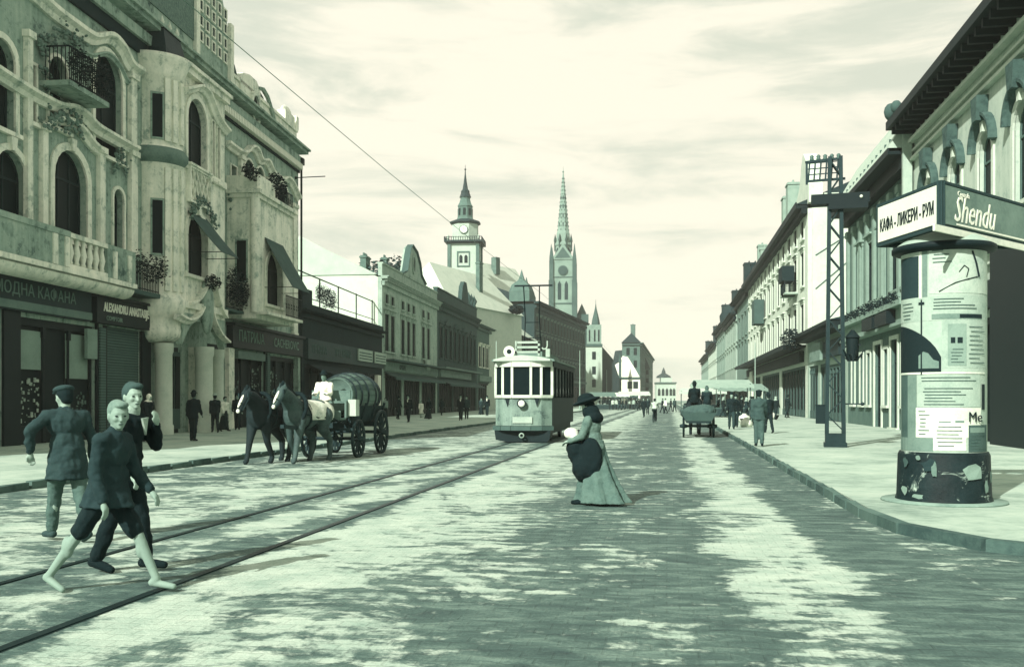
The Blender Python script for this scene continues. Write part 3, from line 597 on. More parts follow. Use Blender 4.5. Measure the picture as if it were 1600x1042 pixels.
MB().box(24.75, 25.2, -.2, -.004, .12, 4.2).build('pier', gw, P.root); MB().box(30.25, 30.84, -.2, -.004, .12, 4.2).build('pier', stucco, P.root)
# second oriel: square bay with a terrace
OB = 1.5; ub0 = 19.4; ub1 = P.uz(457, HOR, OB)[0]
P.win_px(416, 440, 395, 478, True, OB, sur=.18, cols=2, **W0)
P.win_px(404, 411, 400, 470, False, OB, sur=.06, cols=1, **W0) if False else None
P.wall([(ub0, 6.0), (ub1, 6.0), (ub1, 12.0), (ub0, 12.0)], plane=OB, name='front_wall', m=stucco_w)
MB().box(ub0+.003, ub0+.36, -OB+.003, 0, 6.0, 11.99).box(ub1-.36, ub1-.003, -OB+.003, 0, 6.0, 11.99).box(ub0, ub1, -OB, 0, 5.7, 5.997).build('side_wall', stucco_w, P.root)
MB().box(ub0-.2, ub1+.2, -OB-.28, 0, 12.003, 12.2).box(ub0-.1, ub1+.1, -OB-.14, 0, 11.8, 12.0).build('terrace_slab', stucco_w, P.root)
MB().box(ub0-.1, ub0+.1, -OB-.1, 0, 12.2, 12.9).box(ub0, ub0+2.6, -OB-.1, -OB+.05, 12.2, 13.0).build('parapet', stucco_w, P.root)
railing(P, ub0+2.6, ub1, -OB, 12.2, 13.1, iron, .16)
MB().leaves((P.uz(434, HOR, OB)[0]-.2, -OB, 13.0), (1.25, .5, .75), 900, .07).build('window_plants', leafm, P.root)
MB().leaves((P.uz(392, HOR, OB)[0], -OB, 12.9), (1.1, .3, .4), 300, .07).build('window_plants', leafm, P.root)
z0, z1 = 7.5, 9.7; o = MB().ring([(-.33, 0), (.33, 0), (.33, z1-z0), (-.33, z1-z0)], [(-.25, .08), (.25, .08), (.25, z1-z0-.08), (-.25, z1-z0-.08)], -.05, .1).build('window', stucco, P.root, (ub0+.003, -.75, z0), (0, 0, -PI/2))
MB().box(-.25, .25, -.012, .05, .08, z1-z0-.08).build('pane', glass('window_glass'), o)
MB().lathe([(.24, 6.0), (.24, 12.0)], (ub0+.1, -OB+.1, 0), 12).build('corner_shaft', stucco_w, P.root)
MB().box(ub0, ub1, -OB-.6, -OB, 5.9, 6.05).build('balcony_slab', stucco_w, P.root); railing(P, ub0+3, ub1-.1, -OB-.55, 6.05, 7.2, iron, .14)
MB().box(ub0-3.0, ub0-.1, -.9, 0, 5.9, 6.02).build('balcony_slab', mat('stone_dark', .2), P.root); railing(P, 17.2, ub0-.15, -.85, 6.02, 7.2, iron, .14); plants(P, 17.2, ub0+1.3, -1.0, 6.2, 1.9, 240)
awm = mat('grey_canvas', .20, .9, .25, 2, .2); awl = mat('striped_canvas_light', .6, .9, .1)
ua, ub = P.uz(294, HOR, OF)[0], P.uz(322, HOR, OF)[0]; awning(P, ua-.05, ub+.05, 9.7, 7.9, 1.5, awm, OF, 0)
ua, ub = P.uz(414, HOR, OB)[0], P.uz(442, HOR, OB)[0]; awning(P, ua-.05, ub+.05, 10.0, 7.4, 1.5, awm, OB, 0)
# main cornice and attic
P.cornice(17.2, U0, L+.15, .75, .95, stucco, dent=0)
dm = MB().box(-.07, .07, -.3, 0, 0, .34).mesh('dentil', stucco_w)
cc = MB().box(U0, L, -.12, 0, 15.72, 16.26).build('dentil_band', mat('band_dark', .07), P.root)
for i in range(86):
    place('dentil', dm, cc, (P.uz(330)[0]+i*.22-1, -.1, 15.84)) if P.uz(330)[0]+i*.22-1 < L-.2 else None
att = MB().box(8.0, L, .1, .5, 17.2, 18.25).box(8.0, L, 0, .6, 18.25, 18.42).box(U0, 8.0, .1, .5, 17.2, 18.3).build('attic_parapet', stucco_w, P.root)
# domed gable with rows of little niches
G0, G1 = 11.4, P.uz(352)[0]
gab = [(G0, 17.3), (G1+.3, 17.3), (G1+.15, 18.9), (G1-.3, 20.2), (G1-1.1, 21.5), (G1-2.4, 22.5), (G1-4, 22.9), (G0-1.5, 22.9), (G0-3, 22.0), (G0-3.6, 20), (G0-3.8, 17.3)]
go = MB().prism(gab, -.25, 3.2).build('domed_gable', stucco, P.root)
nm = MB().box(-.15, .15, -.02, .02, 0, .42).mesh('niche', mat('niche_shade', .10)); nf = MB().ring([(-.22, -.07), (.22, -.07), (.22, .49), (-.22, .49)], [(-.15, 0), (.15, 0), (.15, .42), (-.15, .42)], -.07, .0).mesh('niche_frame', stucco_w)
for r in range(6):
    for c in range(5):
        u = G1-3.6+c*.72; z = 18.3+r*.72
        if r == 5 and c > 2 or r == 4 and c > 3: continue
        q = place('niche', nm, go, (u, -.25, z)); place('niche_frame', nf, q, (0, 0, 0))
for u in (G1-4.2, G1-.1): MB().box(u-.2, u+.2, -.42, -.25, 17.4, 20.4 if u > G1-2 else 22.6).build('rib', stucco_w, go)
MB().prism([(G0-3.8, 18.0), (G1-4.4, 18.0), (G1-4.4, 22.3), (G0-2.6, 22.0)], -.3, -.254).build('scale_panel', mat('scale_tiles', .3, .8, .45, 9, .6, 8), go)
# oval window pier and the curved mansards beside it
rf = mat('mansard_tiles', .16, .75, .4, 5, .5, 10)
pxp = lambda pts, off=0: [P.uz(x, y, off) for x, y in pts]
MB().prism(pxp([(357, 180), (379, 205), (379, 122), (374, 102), (367, 90), (357, 88)]), .25, 4).build('mansard', rf, P.root)
MB().prism(pxp([(404, 222), (431, 250), (430, 205), (426, 178), (418, 152), (411, 140), (404, 138)]), .25, 4).build('mansard', rf, P.root)
MB().sweep(pxp([(404, 138), (411, 140), (418, 152), (426, 178), (430, 205)]), .16, .1, .1).build('mansard_rib', stucco, P.root)
uo, zo = P.uz(397, 170); el = lambda a, b: [(uo+a*math.cos(2*PI*i/16), zo+b*math.sin(2*PI*i/16)) for i in range(16)]
o = MB().prism(pxp([(376, 202), (407, 222), (407, 142), (401, 127), (390, 117), (380, 114), (376, 122)]), .0, .7).build('oval_gable', stucco_w, P.root)
q = MB().ring(el(.72, .95), el(.5, .7), -.16, .0).build('oval_window', stucco_w, o); MB().add([(a, -.03, b) for a, b in el(.5, .7)], [tuple(range(16))]).build('pane', glass('window_glass'), q)
MB().box(28.4, 30.2, .0, .5, 18.42, 19.0).ball((29.3, .25, 19.0), (.9, .22, .45), 12, 6).build('parapet_crest', stucco_w, P.root)
MB().box(30.5, L+.1, 0, .6, 18.42, 19.2).build('parapet_pier', stucco_w, P.root)
MB().cyl((L-.15, -.25, .2), (L-.15, -.25, 16.2), .07).box(L-.33, L+.05, -.4, -.1, 16.2, 16.6).build('downpipe', iron, P.root)
MB().cyl((L-.6, 0, 15.3), (L-.6, -1.9, 15.35), .03, n=6).ball((L-.6, -.05, 15.3), .09).build('wire_bracket', iron, P.root)

# ------------------------------------------------------------------ the rest of the left side
lp = [G(466, 664), G(597, 653.5), G(683, 647), G(745, 642.5), G(775, 640.5), G(835, 637), G(915, 634)]
# low dark shop with a lattice frame on its roof
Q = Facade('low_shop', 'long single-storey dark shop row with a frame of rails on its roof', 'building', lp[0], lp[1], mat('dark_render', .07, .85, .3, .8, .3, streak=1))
Q.L -= .02
shopfront(Q, 1.2, 6.0, 3.9, dwood, 3, 1); shopfront(Q, 6.7, 12.0, 3.9, dwood, 4, 2); shopfront(Q, 12.7, 16.8, 3.7, dwood, 3, 1); shopfront(Q, 17.4, 21.0, 3.7, dwood, 3, 0)
Q.wall([(.02, 0), (Q.L, 0), (Q.L, 7.2), (.02, 7.2)]); Q.body(7.2, 11, z0=0, u0=.02)
Q.cornice(7.3, .02, None, .55, .5); MB().box(.02, Q.L, -.12, .3, 7.3, 7.75).build('parapet', Q.m, Q.root)
MB().box(.1, 2.0, -.25, 2, 7.3, 8.6).build('roof_pier', mat('dark_render', .10), Q.root)
Q.roof(7.5, 1.5, 11, mat('pale_roof', .55, .8, .2, 1, .3, 12, kind='tiles'), u0=.1, over=-.32)
MB().box(1.2, 21, -.25, -.003, 4.2, 5.5).build('fascia', mat('fascia_grey', .13, .6, .3), Q.root)
for u, s_, w in ((3.5, 'ПЕКАРА', 1.0), (9, 'ТРГОВИНА', 1.0)): text(s_, 'lettering', mat('faint_lettering', .22), Q.root, (u, -.26, 4.85), (PI/2, 0, 0), .8)
for a, b, c, d in ((553, 576, 548, 562), (579, 600, 556, 570)):
    u0, u1 = Q.uz(a)[0], Q.uz(b-1)[0]; u1 = min(u1, Q.L-.1); bo = MB().box(u0, u1, -.38, -.28, 4.55, 5.45).build('sign_board', mat('pale_sign', .55, .7, .15), Q.root)
    for k in range(3): MB().box(u0+.2, u1-.2, -.39, -.383, 4.7+k*.22, 4.78+k*.22).build('sign_line', mat('dim_lettering2', .2), bo)
fr = MB(); z0, z1 = 8.2, 10.0
for x in (480, 517, 545, 572, 596): u = Q.uz(x)[0]; fr.bar((u, .8, 7.6), (u, .8, z1), .08)
fr.bar((Q.uz(480)[0], .8, z1), (Q.L, .8, z1-.1), .07).bar((Q.uz(480)[0], .8, 8.4), (Q.L, .8, 8.4), .05); fr.build('roof_frame', iron, Q.root)
plants(Q, Q.uz(545)[0], Q.uz(570)[0], 2.4, 8.7, 1.6, 180, 'roof_plants')
awning(Q, 2, 11.5, 3.9, 3.3, 1.5, mat('dark_canvas', .07), 0, .2)
MB().box(Q.uz(585)[0], Q.uz(590)[0], -.3, -.01, .3, 3.6).build('white_post', mat('white_board', .75), Q.root)
# pale two-storey house with a curved gable and a bare sunlit side wall
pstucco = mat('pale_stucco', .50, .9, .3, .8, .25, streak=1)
H = Facade('gabled_house', 'pale two-storey house with a curved parapet gable beside the bare white side wall', 'building', lp[1], lp[2], pstucco)
for i, x in enumerate((603, 612, 628, 637, 645, 660, 668)):
    u = H.uz(x+1)[0]; H.window(u, 5.75, 1.45, 3.2, False, 'hood', cols=2, sur=.12, deep=.05); H.window(u, 9.85, 1.1, .8, False, 'plain', cols=1, trans=0, sur=.1, deep=.05)
shopfront(H, 1.0, 7.0, 3.9, dwood, 5, 2); shopfront(H, 7.8, 14.6, 3.9, dwood, 5, 1); shopfront(H, 15.4, 22.4, 3.9, dwood, 5, 3)
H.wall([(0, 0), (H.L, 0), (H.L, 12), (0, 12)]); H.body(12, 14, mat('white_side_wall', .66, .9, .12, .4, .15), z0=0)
H.cornice(12.1, 0, None, .6, .8, dent=.6); MB().box(0, H.L, .0, .35, 12.1, 13.1).box(0, H.L, -.1, .45, 13.1, 13.25).build('parapet', pstucco, H.root)
ga = [(7.0, 13.25), (8.3, 13.5), (9.2, 15.0), (9.8, 15.9), (10.6, 16.3), (12.6, 15.9), (13.9, 15.0), (14.6, 13.9), (16.6, 13.25)]
go = MB().prism(ga[::-1], -.12, .5).build('gable', pstucco, H.root); MB().sweep(ga, .24, .3, .3).build('coping', mat('stone_dark', .2), go)
q = MB().ring([(a*.62+11.2, b*1.0+14.6) for a, b in [(math.cos(PI*i/6), math.sin(PI*i/6)) for i in range(12)]], [(a*.42+11.2, b*.75+14.6) for a, b in [(math.cos(PI*i/6), math.sin(PI*i/6)) for i in range(12)]], -.25, -.12).build('window', pstucco, go)
MB().box(10.8, 11.6, -.14, -.122, 14.0, 15.2).build('pane', glass('window_glass'), q)
H.roof(12.2, 3.2, 14, mat('pale_roof', .5), over=-.4)
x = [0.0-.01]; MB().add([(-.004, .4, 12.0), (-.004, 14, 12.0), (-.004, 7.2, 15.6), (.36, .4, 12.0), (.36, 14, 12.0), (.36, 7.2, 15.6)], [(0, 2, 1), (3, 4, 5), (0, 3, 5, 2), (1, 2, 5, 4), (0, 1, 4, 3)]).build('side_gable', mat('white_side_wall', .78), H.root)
MB().box(.4, 22.8, -.2, -.003, 4.1, 4.85).build('sign_board', mat('grey_sign', .36, .7, .3, 3), H.root); MB().box(.3, 23, -1.0, 0, 4.9, 5.05).build('canopy', mat('stone_dark', .2), H.root)
awning(H, .5, 22.6, 4.0, 3.5, 1.1, mat('grey_canvas', .2), 0, .25)
MB().box(16.2, 18.0, -.35, -.2, 4.6, 5.6).build('sign_board', mat('pale_sign', .55), H.root)
text('КРОЈАЧ', 'lettering', mat('faint_lettering', .22), H.root, (6.5, -.22, 4.47), (PI/2, 0, 0), .6)
H.chimney(20, 5, 13.5, 16.6, 1.0); H.chimney(16, 6, 14, 16.2, 1.6)
# dark two-storey house
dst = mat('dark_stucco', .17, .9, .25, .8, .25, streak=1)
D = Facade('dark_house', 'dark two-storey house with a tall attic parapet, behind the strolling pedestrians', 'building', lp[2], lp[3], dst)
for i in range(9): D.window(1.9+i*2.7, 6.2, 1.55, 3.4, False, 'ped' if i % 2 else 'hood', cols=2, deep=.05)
shopfront(D, 1, 8.5, 3.9, dwood, 6, 2); shopfront(D, 9.3, 16.5, 3.9, dwood, 5, 3); shopfront(D, 17.3, 24.6, 3.9, dwood, 6, 1)
D.wall([(0, 0), (D.L, 0), (D.L, 12.1), (0, 12.1)]); D.body(12.1, 13)
D.cornice(12.3, 0, None, .7, .9, dent=.7); MB().box(0, D.L, 0, .4, 12.3, 13.7).box(0, D.L, -.1, .5, 13.7, 13.85).build('parapet', dst, D.root)
D.roof(12.4, 3.0, 13, mat('pale_roof', .5), over=-.5); D.chimney(3, 4, 13.5, 17, 1.0)
MB().prism([(14.5, 13.85), (19.5, 13.85), (18.9, 15.4), (17.9, 16.4), (16.4, 16.4), (15.2, 15.6)], 0, .5).build('attic_crest', dst, D.root)
for u in (20.5, 22.5, 24.6): MB().lathe([(.3, 13.85), (.2, 14.2), (.42, 14.7), (.1, 15.3), (0, 15.6)], (u, .2, 0), 8).build('urn', dst, D.root)
MB().box(.6, 25, -.9, 0, 5.0, 5.2).build('canopy', mat('sign_pale', .3), D.root); MB().box(1, 20, -.25, -.004, 4.1, 4.9).build('sign_board', mat('grey_sign', .36), D.root)
awning(D, 1, 24.5, 3.9, 3.3, 1.3, mat('grey_canvas', .2), 0, .25)
# grey house
D2 = Facade('grey_house', 'small grey two-storey house with white window surrounds, left of the tram', 'building', lp[3], lp[4], mat('grey_stucco', .26, .9, .2))
for i in range(5): D2.window(2+i*2.9, 6.1, 1.6, 2.8, False, 'hood', cols=2, deep=.05, trim=stucco_w)
shopfront(D2, 1, 15, 3.9, dwood, 8, 3)
D2.wall([(0, 0), (D2.L, 0), (D2.L, 11.6), (0, 11.6)]); D2.body(11.6, 12); D2.cornice(11.8, 0, None, .7, .7)
D2.roof(11.8, 3.2, 12, mat('pale_roof', .5)); MB().box(1, 15, -.25, -.004, 4.1, 4.9).build('sign_board', mat('grey_sign', .36), D2.root)
# house with the long eaves just behind the tram
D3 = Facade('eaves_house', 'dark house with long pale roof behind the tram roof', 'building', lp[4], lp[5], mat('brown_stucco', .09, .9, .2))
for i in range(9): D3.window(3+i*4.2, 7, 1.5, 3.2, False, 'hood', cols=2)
D3.wall([(0, 0), (D3.L, 0), (D3.L, 12.4), (0, 12.4)]); D3.body(12.4, 16); D3.cornice(12.6, 0, None, .9, .6)
D3.roof(12.6, 7.5, 18, mat('pale_roof_b', .6, .8, .15, 1, .3, 12), over=.9)
# big pale roof behind, with its tall chimney
RB = Facade('white_roofed_house', 'tall house with a broad white side and steep pale roof below the clock tower', 'building', atdepth(700, 624, 128)[:2], atdepth(815, 624, 150)[:2], mat('white_wall_b', .66, .9, .08))
RB.wall([(0, 0), (RB.L, 0), (RB.L, 14.6), (0, 14.6)]); RB.body(14.6, 9)
ro = RB.roof(14.6, 6.0, 9.2, mat('white_roof', .66, .8, .1, 1, .3, 12), hip=3.2)
u_ = RB.uz(770)[0]; RB.chimney(u_, 2.2, 13, 21.8, 1.1, ro)
MB().leaves((RB.uz(795)[0], -1.2, 15.2), (1.6, 1, .7), 220, .3).build('roof_plants', leafm, RB.root)
RC = Facade('distant_white_house', 'distant white house with steep roof and a little roof turret right of the clock tower', 'building', atdepth(752, 624, 215)[:2], atdepth(842, 624, 235)[:2], mat('white_wall_b', .78))
RC.wall([(0, 0), (RC.L, 0), (RC.L, 24), (0, 24)]); RC.body(24, 10); rr = RC.roof(24, 9.5, 10, mat('white_roof', .8), hip=3)
MB().box(RC.L*.42, RC.L*.42+1.6, 3, 4.4, 31, 35).build('chimney', mat('chimney_render', .28), rr)
MB().box(RC.L*.80, RC.L*.80+3.4, 0, 3, 24, 26.5).lathe([(2.3, 26.5), (1.8, 28), (.6, 29), (.4, 30), (0, 31.5)], (RC.L*.80+2.3, 2, 0), 8).build('roof_turret', mat('grey_stucco', .26), RC.root)
# trees behind the gabled house
def tree(px, depth, top, rx, label, n=2600, crown_h=None, loc=None, leaf=.22, group=None):
    x, y, z = atdepth(px, top, depth); ch = crown_h or z*.5
    o = thing('tree', label, 'tree', (x, y, 0), 0, group)
    mb = MB().cyl((0, 0, 0), (0, 0, z-ch*.7), .035*z, .02*z, 8)
    cr = MB(); rng = random.Random(px)
    for k in range(9):
        a = rng.uniform(0, 2*PI); r = rx*rng.uniform(.2, .75); c = (r*math.cos(a), r*math.sin(a), z-ch*rng.uniform(.25, .75))
        mb.cyl((0, 0, z-ch*.9), c, .012*z, .004*z, 5); cr.leaves(c, (rx*.45, rx*.45, ch*.25), n//9, leaf, rng)
    mb.build('trunk', mat('bark', .07), o); cr.build('crown', mat('tree_leaves', .14, .8, .5, 2), o)
tree(575, 100, 389, 3.2, 'bushy tree top showing over the bare white side wall', 2600); tree(622, 106, 392, 2.2, 'smaller bushy tree behind the left shoulder of the curved gable', 1500)
# large three-storey block down the street
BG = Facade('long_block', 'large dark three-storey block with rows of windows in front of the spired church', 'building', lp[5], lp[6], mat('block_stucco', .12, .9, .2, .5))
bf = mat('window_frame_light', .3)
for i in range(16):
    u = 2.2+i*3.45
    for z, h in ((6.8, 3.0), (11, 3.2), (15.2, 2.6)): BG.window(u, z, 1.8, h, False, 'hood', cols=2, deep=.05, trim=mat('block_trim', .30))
shopfront(BG, 1, 28, 4.6, dwood, 9, 3); shopfront(BG, 29.5, 56, 4.6, dwood, 9, 4)
BG.wall([(0, 0), (BG.L, 0), (BG.L, 20), (0, 20)]); BG.body(20, 18); BG.cornice(20.5, 0, None, 1.1, 1.3); MB().box(0, BG.L, -.3, 0, 5.4, 5.9).build('string_course', mat('grey_stucco', .26), BG.root)
BG.roof(20.5, 3.5, 18, mat('roof_slate', .085), hip=6)
MB().box(0, 4, 1, 5, 20.5, 22.5).lathe([(2.9, 22.5), (2.3, 23.8), (.8, 24.8), (.5, 25.5), (0, 27)], (2, 3, 0), 4, PI/4, PI*2.25, smooth=False).build('corner_turret', mat('grey_stucco', .26), BG.root)
# ------------------------------------------------------------------ towers in the distance
def tower_base(name, label, cat, px, depth):
    x, y, _ = atdepth(px, HOR, depth); return thing(name, label, cat, (x, y, 0), TH*.5)
def zat(py, depth): return EYE+(HOR-py)/FPX*depth
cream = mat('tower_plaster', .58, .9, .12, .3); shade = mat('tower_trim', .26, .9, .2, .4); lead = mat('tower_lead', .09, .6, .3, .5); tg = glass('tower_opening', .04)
# city clock tower
T = tower_base('clock_tower', 'stepped clock tower with balcony and small copper spire above the left-hand roofs', 'tower', 727, 210); Z = lambda py: zat(py, 210)
w = 3.1
MB().box(-w, w, -w, w, 0, Z(381)).build('shaft', cream, T)
for x in (-w, w):
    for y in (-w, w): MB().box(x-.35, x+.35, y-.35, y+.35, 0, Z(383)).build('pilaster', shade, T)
for x in (-.55, .55):
    MB().prism([(x-.35, Z(414)), (x+.35, Z(414)), (x+.35, Z(404)), (x, Z(401)), (x-.35, Z(404))], -w-.05, -w+.1).build('window', tg, T)
MB().ring([(-1.4, Z(420)), (1.4, Z(420)), (1.4, Z(396)), (-1.4, Z(396))], [(-1.15, Z(418)), (1.15, Z(418)), (1.15, Z(398)), (-1.15, Z(398))], -w-.15, -w).build('window_surround', shade, T)
MB().box(-w-.5, w+.5, -w-.5, w+.5, Z(384), Z(382)).box(-w-1.0, w+1.0, -w-1.0, w+1.0, Z(382), Z(379.5)).build('balcony_slab', lead, T)
o = MB().box(-w-.95, w+.95, -w-1.0, -w-.85, Z(374.8), Z(374)).box(-w-1.0, -w-.85, -w-.95, w+.95, Z(374.8), Z(374)).box(w+.85, w+1.0, -w-.95, w+.95, Z(374.8), Z(374))
for i in range(17): q = -w-.93+i*(2*w+1.86)/16; o.box(q-.07, q+.07, -w-.98, -w-.87, Z(379.5), Z(374.8)).box(w+.87, w+.98, q-.07, q+.07, Z(379.5), Z(374.8)).box(-w-.98, -w-.87, q-.07, q+.07, Z(379.5), Z(374.8))
o.build('railing', lead, T)
oc = lambda r, z: (r, z)
MB().lathe([(2.95, Z(379)), (2.95, Z(351))], (0, 0, 0), 8, PI/8, PI/8+2*PI, smooth=False).build('upper_stage', cream, T)
MB().lathe([(3.0, Z(352)), (3.5, Z(350)), (3.5, Z(348)), (2.6, Z(345.5)), (2.1, Z(344))], (0, 0, 0), 8, PI/8, PI/8+2*PI, smooth=False).build('cornice', lead, T)
q = MB().cyl((0, -2.78, Z(362)), (0, -2.95, Z(362)), .95, n=20).build('clock', shade, T); MB().cyl((0, -2.94, Z(362)), (0, -2.99, Z(362)), .78, n=20).build('dial', mat('dial_white', .85), q); MB().box(-.04, .04, -3.02, -2.995, Z(362), Z(362)+.6).box(0, .45, -3.02, -2.995, Z(362)-.04, Z(362)+.04).build('hands', tg, q)
MB().lathe([(2.0, Z(345)), (1.75, Z(341)), (1.6, Z(325)), (1.75, Z(323)), (1.35, Z(318)), (1.1, Z(312)), (1.15, Z(308))], (0, 0, 0), 8, PI/8, PI/8+2*PI, smooth=False).build('lantern', shade, T)
for k in range(8): a = k*PI/4+PI/8*0; MB().box(-.28, .28, -.05, .05, Z(338), Z(327)).build('lantern_opening', tg, T, (1.58*math.cos(a), 1.58*math.sin(a), 0), (0, 0, a+PI/2))
MB().lathe([(1.3, Z(309)), (1.2, Z(307)), (.95, Z(302)), (.95, Z(299)), (.6, Z(296)), (.35, Z(285)), (.14, Z(273)), (.09, Z(266)), (.22, Z(265.5)), (.22, Z(264.5)), (.05, Z(263.5)), (.04, Z(258))], (0, 0, 0), 8, smooth=False).build('spire', lead, T)
for x, y in ((-w-.2, -w-.2), (w+.2, -w-.2), (w+.2, w+.2)): MB().lathe([(.35, Z(379)), (.25, Z(376)), (.35, Z(374)), (0, Z(370))], (x, y, 0), 6).build('finial', cream, T)
# gothic church
T = tower_base('gothic_church', 'gothic church with a tall pierced stone spire rising above the long dark block', 'church', 880, 285); Z = lambda py: zat(py, 285)
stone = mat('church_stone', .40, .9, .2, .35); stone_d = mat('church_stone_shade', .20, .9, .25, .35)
w = 3.4
MB().box(-w, w, -w, w, 0, Z(405)).build('tower', stone, T)
for x in (-w, w):
    for y in (-w, w):
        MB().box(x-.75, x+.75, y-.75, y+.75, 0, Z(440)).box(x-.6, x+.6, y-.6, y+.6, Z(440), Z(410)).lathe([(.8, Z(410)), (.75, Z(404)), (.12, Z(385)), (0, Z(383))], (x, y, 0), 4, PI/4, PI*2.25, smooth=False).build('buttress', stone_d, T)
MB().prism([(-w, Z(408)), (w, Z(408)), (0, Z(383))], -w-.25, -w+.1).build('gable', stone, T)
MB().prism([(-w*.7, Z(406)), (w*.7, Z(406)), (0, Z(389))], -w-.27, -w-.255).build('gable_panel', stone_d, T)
q = MB().cyl((0, -w-.02, Z(425)), (0, -w-.3, Z(425)), 1.45, n=20).build('clock', stone_d, T); MB().cyl((0, -w-.3, Z(425)), (0, -w-.34, Z(425)), 1.15, n=20).build('dial', mat('dial_dark', .16), q)
for x in (-1.0, 1.0): MB().prism([(x-.5, Z(470)), (x+.5, Z(470)), (x+.5, Z(446)), (x, Z(441)), (x-.5, Z(446))], -w-.06, -w+.05).build('lancet_window', mat('lancet', .10), T)
MB().box(-w-.15, w+.15, -w-.15, w+.15, Z(436), Z(434.5)).box(-w-.15, w+.15, -w-.15, w+.15, Z(477), Z(475)).build('string_course', stone_d, T)
oo = MB().lathe([(2.5, Z(406)), (2.45, Z(386)), (2.75, Z(384)), (2.75, Z(381.5)), (2.2, Z(379))], (0, 0, 0), 8, PI/8, PI/8+2*PI, smooth=False).build('octagon', stone, T)
for k in range(8): a = k*PI/4; MB().prism([(-.5, Z(403)), (.5, Z(403)), (.5, Z(392)), (0, Z(388)), (-.5, Z(392))], -.04, .04).build('opening', mat('lancet', .10), oo, (2.33*math.cos(a), 2.33*math.sin(a), 0), (0, 0, a+PI/2))
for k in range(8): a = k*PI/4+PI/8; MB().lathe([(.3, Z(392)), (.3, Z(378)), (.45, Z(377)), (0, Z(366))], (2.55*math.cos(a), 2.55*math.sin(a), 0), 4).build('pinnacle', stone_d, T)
MB().lathe([(2.3, Z(380)), (2.1, Z(366)), (1.75, Z(360)), (1.05, Z(318)), (.45, Z(285)), (.15, Z(270)), (.3, Z(269)), (.3, Z(268)), (.08, Z(267)), (.05, Z(261))], (0, 0, 0), 8, PI/8, PI/8+2*PI, smooth=False).build('spire', stone, T)
cr = MB()
for k in range(8):
    a = k*PI/4+PI/8
    for j in range(14):
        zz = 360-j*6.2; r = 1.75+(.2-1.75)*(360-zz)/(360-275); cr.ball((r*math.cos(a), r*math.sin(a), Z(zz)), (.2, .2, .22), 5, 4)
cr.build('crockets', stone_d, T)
for j, zz in enumerate((352, 338, 324, 310)):
    for k in range(8): a = k*PI/4; r = (1.75-1.45*(360-zz)/85)*.93; MB().box(-.14, .14, -.05, .05, Z(zz)-.6, Z(zz)+.6).build('spire_opening', mat('lancet', .10), T, (r*math.cos(a), r*math.sin(a), 0), (0, 0, a+PI/2)) if k in (4, 5, 6, 7) else None
nave = MB().box(-7, 7, 3, 40, 0, 17).build('nave', stone, T); MB().add([(-7.4, 3, 17), (7.4, 3, 17), (7.4, 40, 17), (-7.4, 40, 17), (0, 3, 27), (0, 40, 27)], [(0, 4, 5, 3), (1, 2, 5, 4), (0, 1, 4), (2, 3, 5)]).build('nave_roof', mat('roof_slate', .085), T)
MB().box(3.6, 7.5, -2, 5, 0, Z(492)).lathe([(1.4, Z(492)), (1.2, Z(488)), (0, Z(474))], (5.5, 1, 0), 6).build('stair_turret', stone_d, T)
# small chapel with a thin spire
T = tower_base('white_chapel', 'slim white gabled house front with a thin spire at the end of the long block', 'chapel', 928, 262); Z = lambda py: zat(py, 262)
MB().box(-2.2, 2.2, -2, 12, 0, Z(540)).build('front', cream, T); MB().box(-1.9, 2.0, -1.7, 2, Z(540), Z(508)).build('upper_front', stone, T)
MB().lathe([(1.2, Z(508)), (1.0, Z(500)), (.25, Z(482)), (.06, Z(474)), (.04, Z(468))], (.5, .5, 0), 6, smooth=False).build('spire', stone_d, T)
MB().box(-2.3, 2.3, -2.3, -2, Z(542), Z(538)).build('cornice', stone_d, T)
for z in (605, 585, 562): MB().box(-.5, .5, -2.06, -2.0, Z(z), Z(z-12)).build('window', tg, T)
for x in (-1.2, .2, 1.3): MB().box(x-.2, x+.2, -1.76, -1.7, Z(534), Z(516)).build('window', tg, T)
MB().prism([(2.2, 0), (7, 0), (7, Z(590)), (5.2, Z(560)), (2.2, Z(540))], 3, 12).build('side_roof', mat('roof_slate', .085), T)
# white baroque gabled house and dark-roofed house where the street bends
T = tower_base('white_gabled_house', 'bright white house with a shaped gable facing the far end of the street', 'building', 972, 290); Z = lambda py: zat(py, 290)
X = lambda px: (px-972)/FPX*290
MB().box(X(948), X(1000), 0, 14, 0, Z(590)).prism([(X(948), Z(590)), (X(1000), Z(590)), (X(992), Z(576)), (X(981), Z(558)), (X(973), Z(556)), (X(967), Z(566)), (X(955), Z(574))], 0, 1).build('front', mat('bright_plaster', .85, .9, .05), T)
for x in (953, 962, 984, 993):
    for z in (626, 607): MB().ring([(X(x)-.75, Z(z)), (X(x)+.75, Z(z)), (X(x)+.75, Z(z-11)), (X(x)-.75, Z(z-11))], [(X(x)-.55, Z(z)+.1), (X(x)+.55, Z(z)+.1), (X(x)+.55, Z(z-11)-.1), (X(x)-.55, Z(z-11)-.1)], -.12, -.01).build('window', stone_d, T); MB().box(X(x)-.55, X(x)+.55, -.02, -.004, Z(z)+.1, Z(z-11)-.1).build('pane', tg, T)
MB().box(X(948), X(1000), -.35, -.004, Z(592), Z(589)).build('cornice', stone_d, T)
MB().add([(X(948), 1, Z(588)), (X(1000), 1, Z(588)), (X(1000), 14, Z(588)), (X(948), 14, Z(588)), (X(972), 1.2, Z(560)), (X(972), 14, Z(560))], [(0, 4, 5, 3), (1, 2, 5, 4), (0, 1, 4), (2, 3, 5)]).build('roof', mat('roof_slate', .085), T)
MB().box(X(966), X(970), -6, -5.4, 0, Z(565)).lathe([(.5, Z(566)), (.3, Z(560)), (0, Z(552))], (X(968), -5.7, 0), 6).build('monument', stone_d, T)
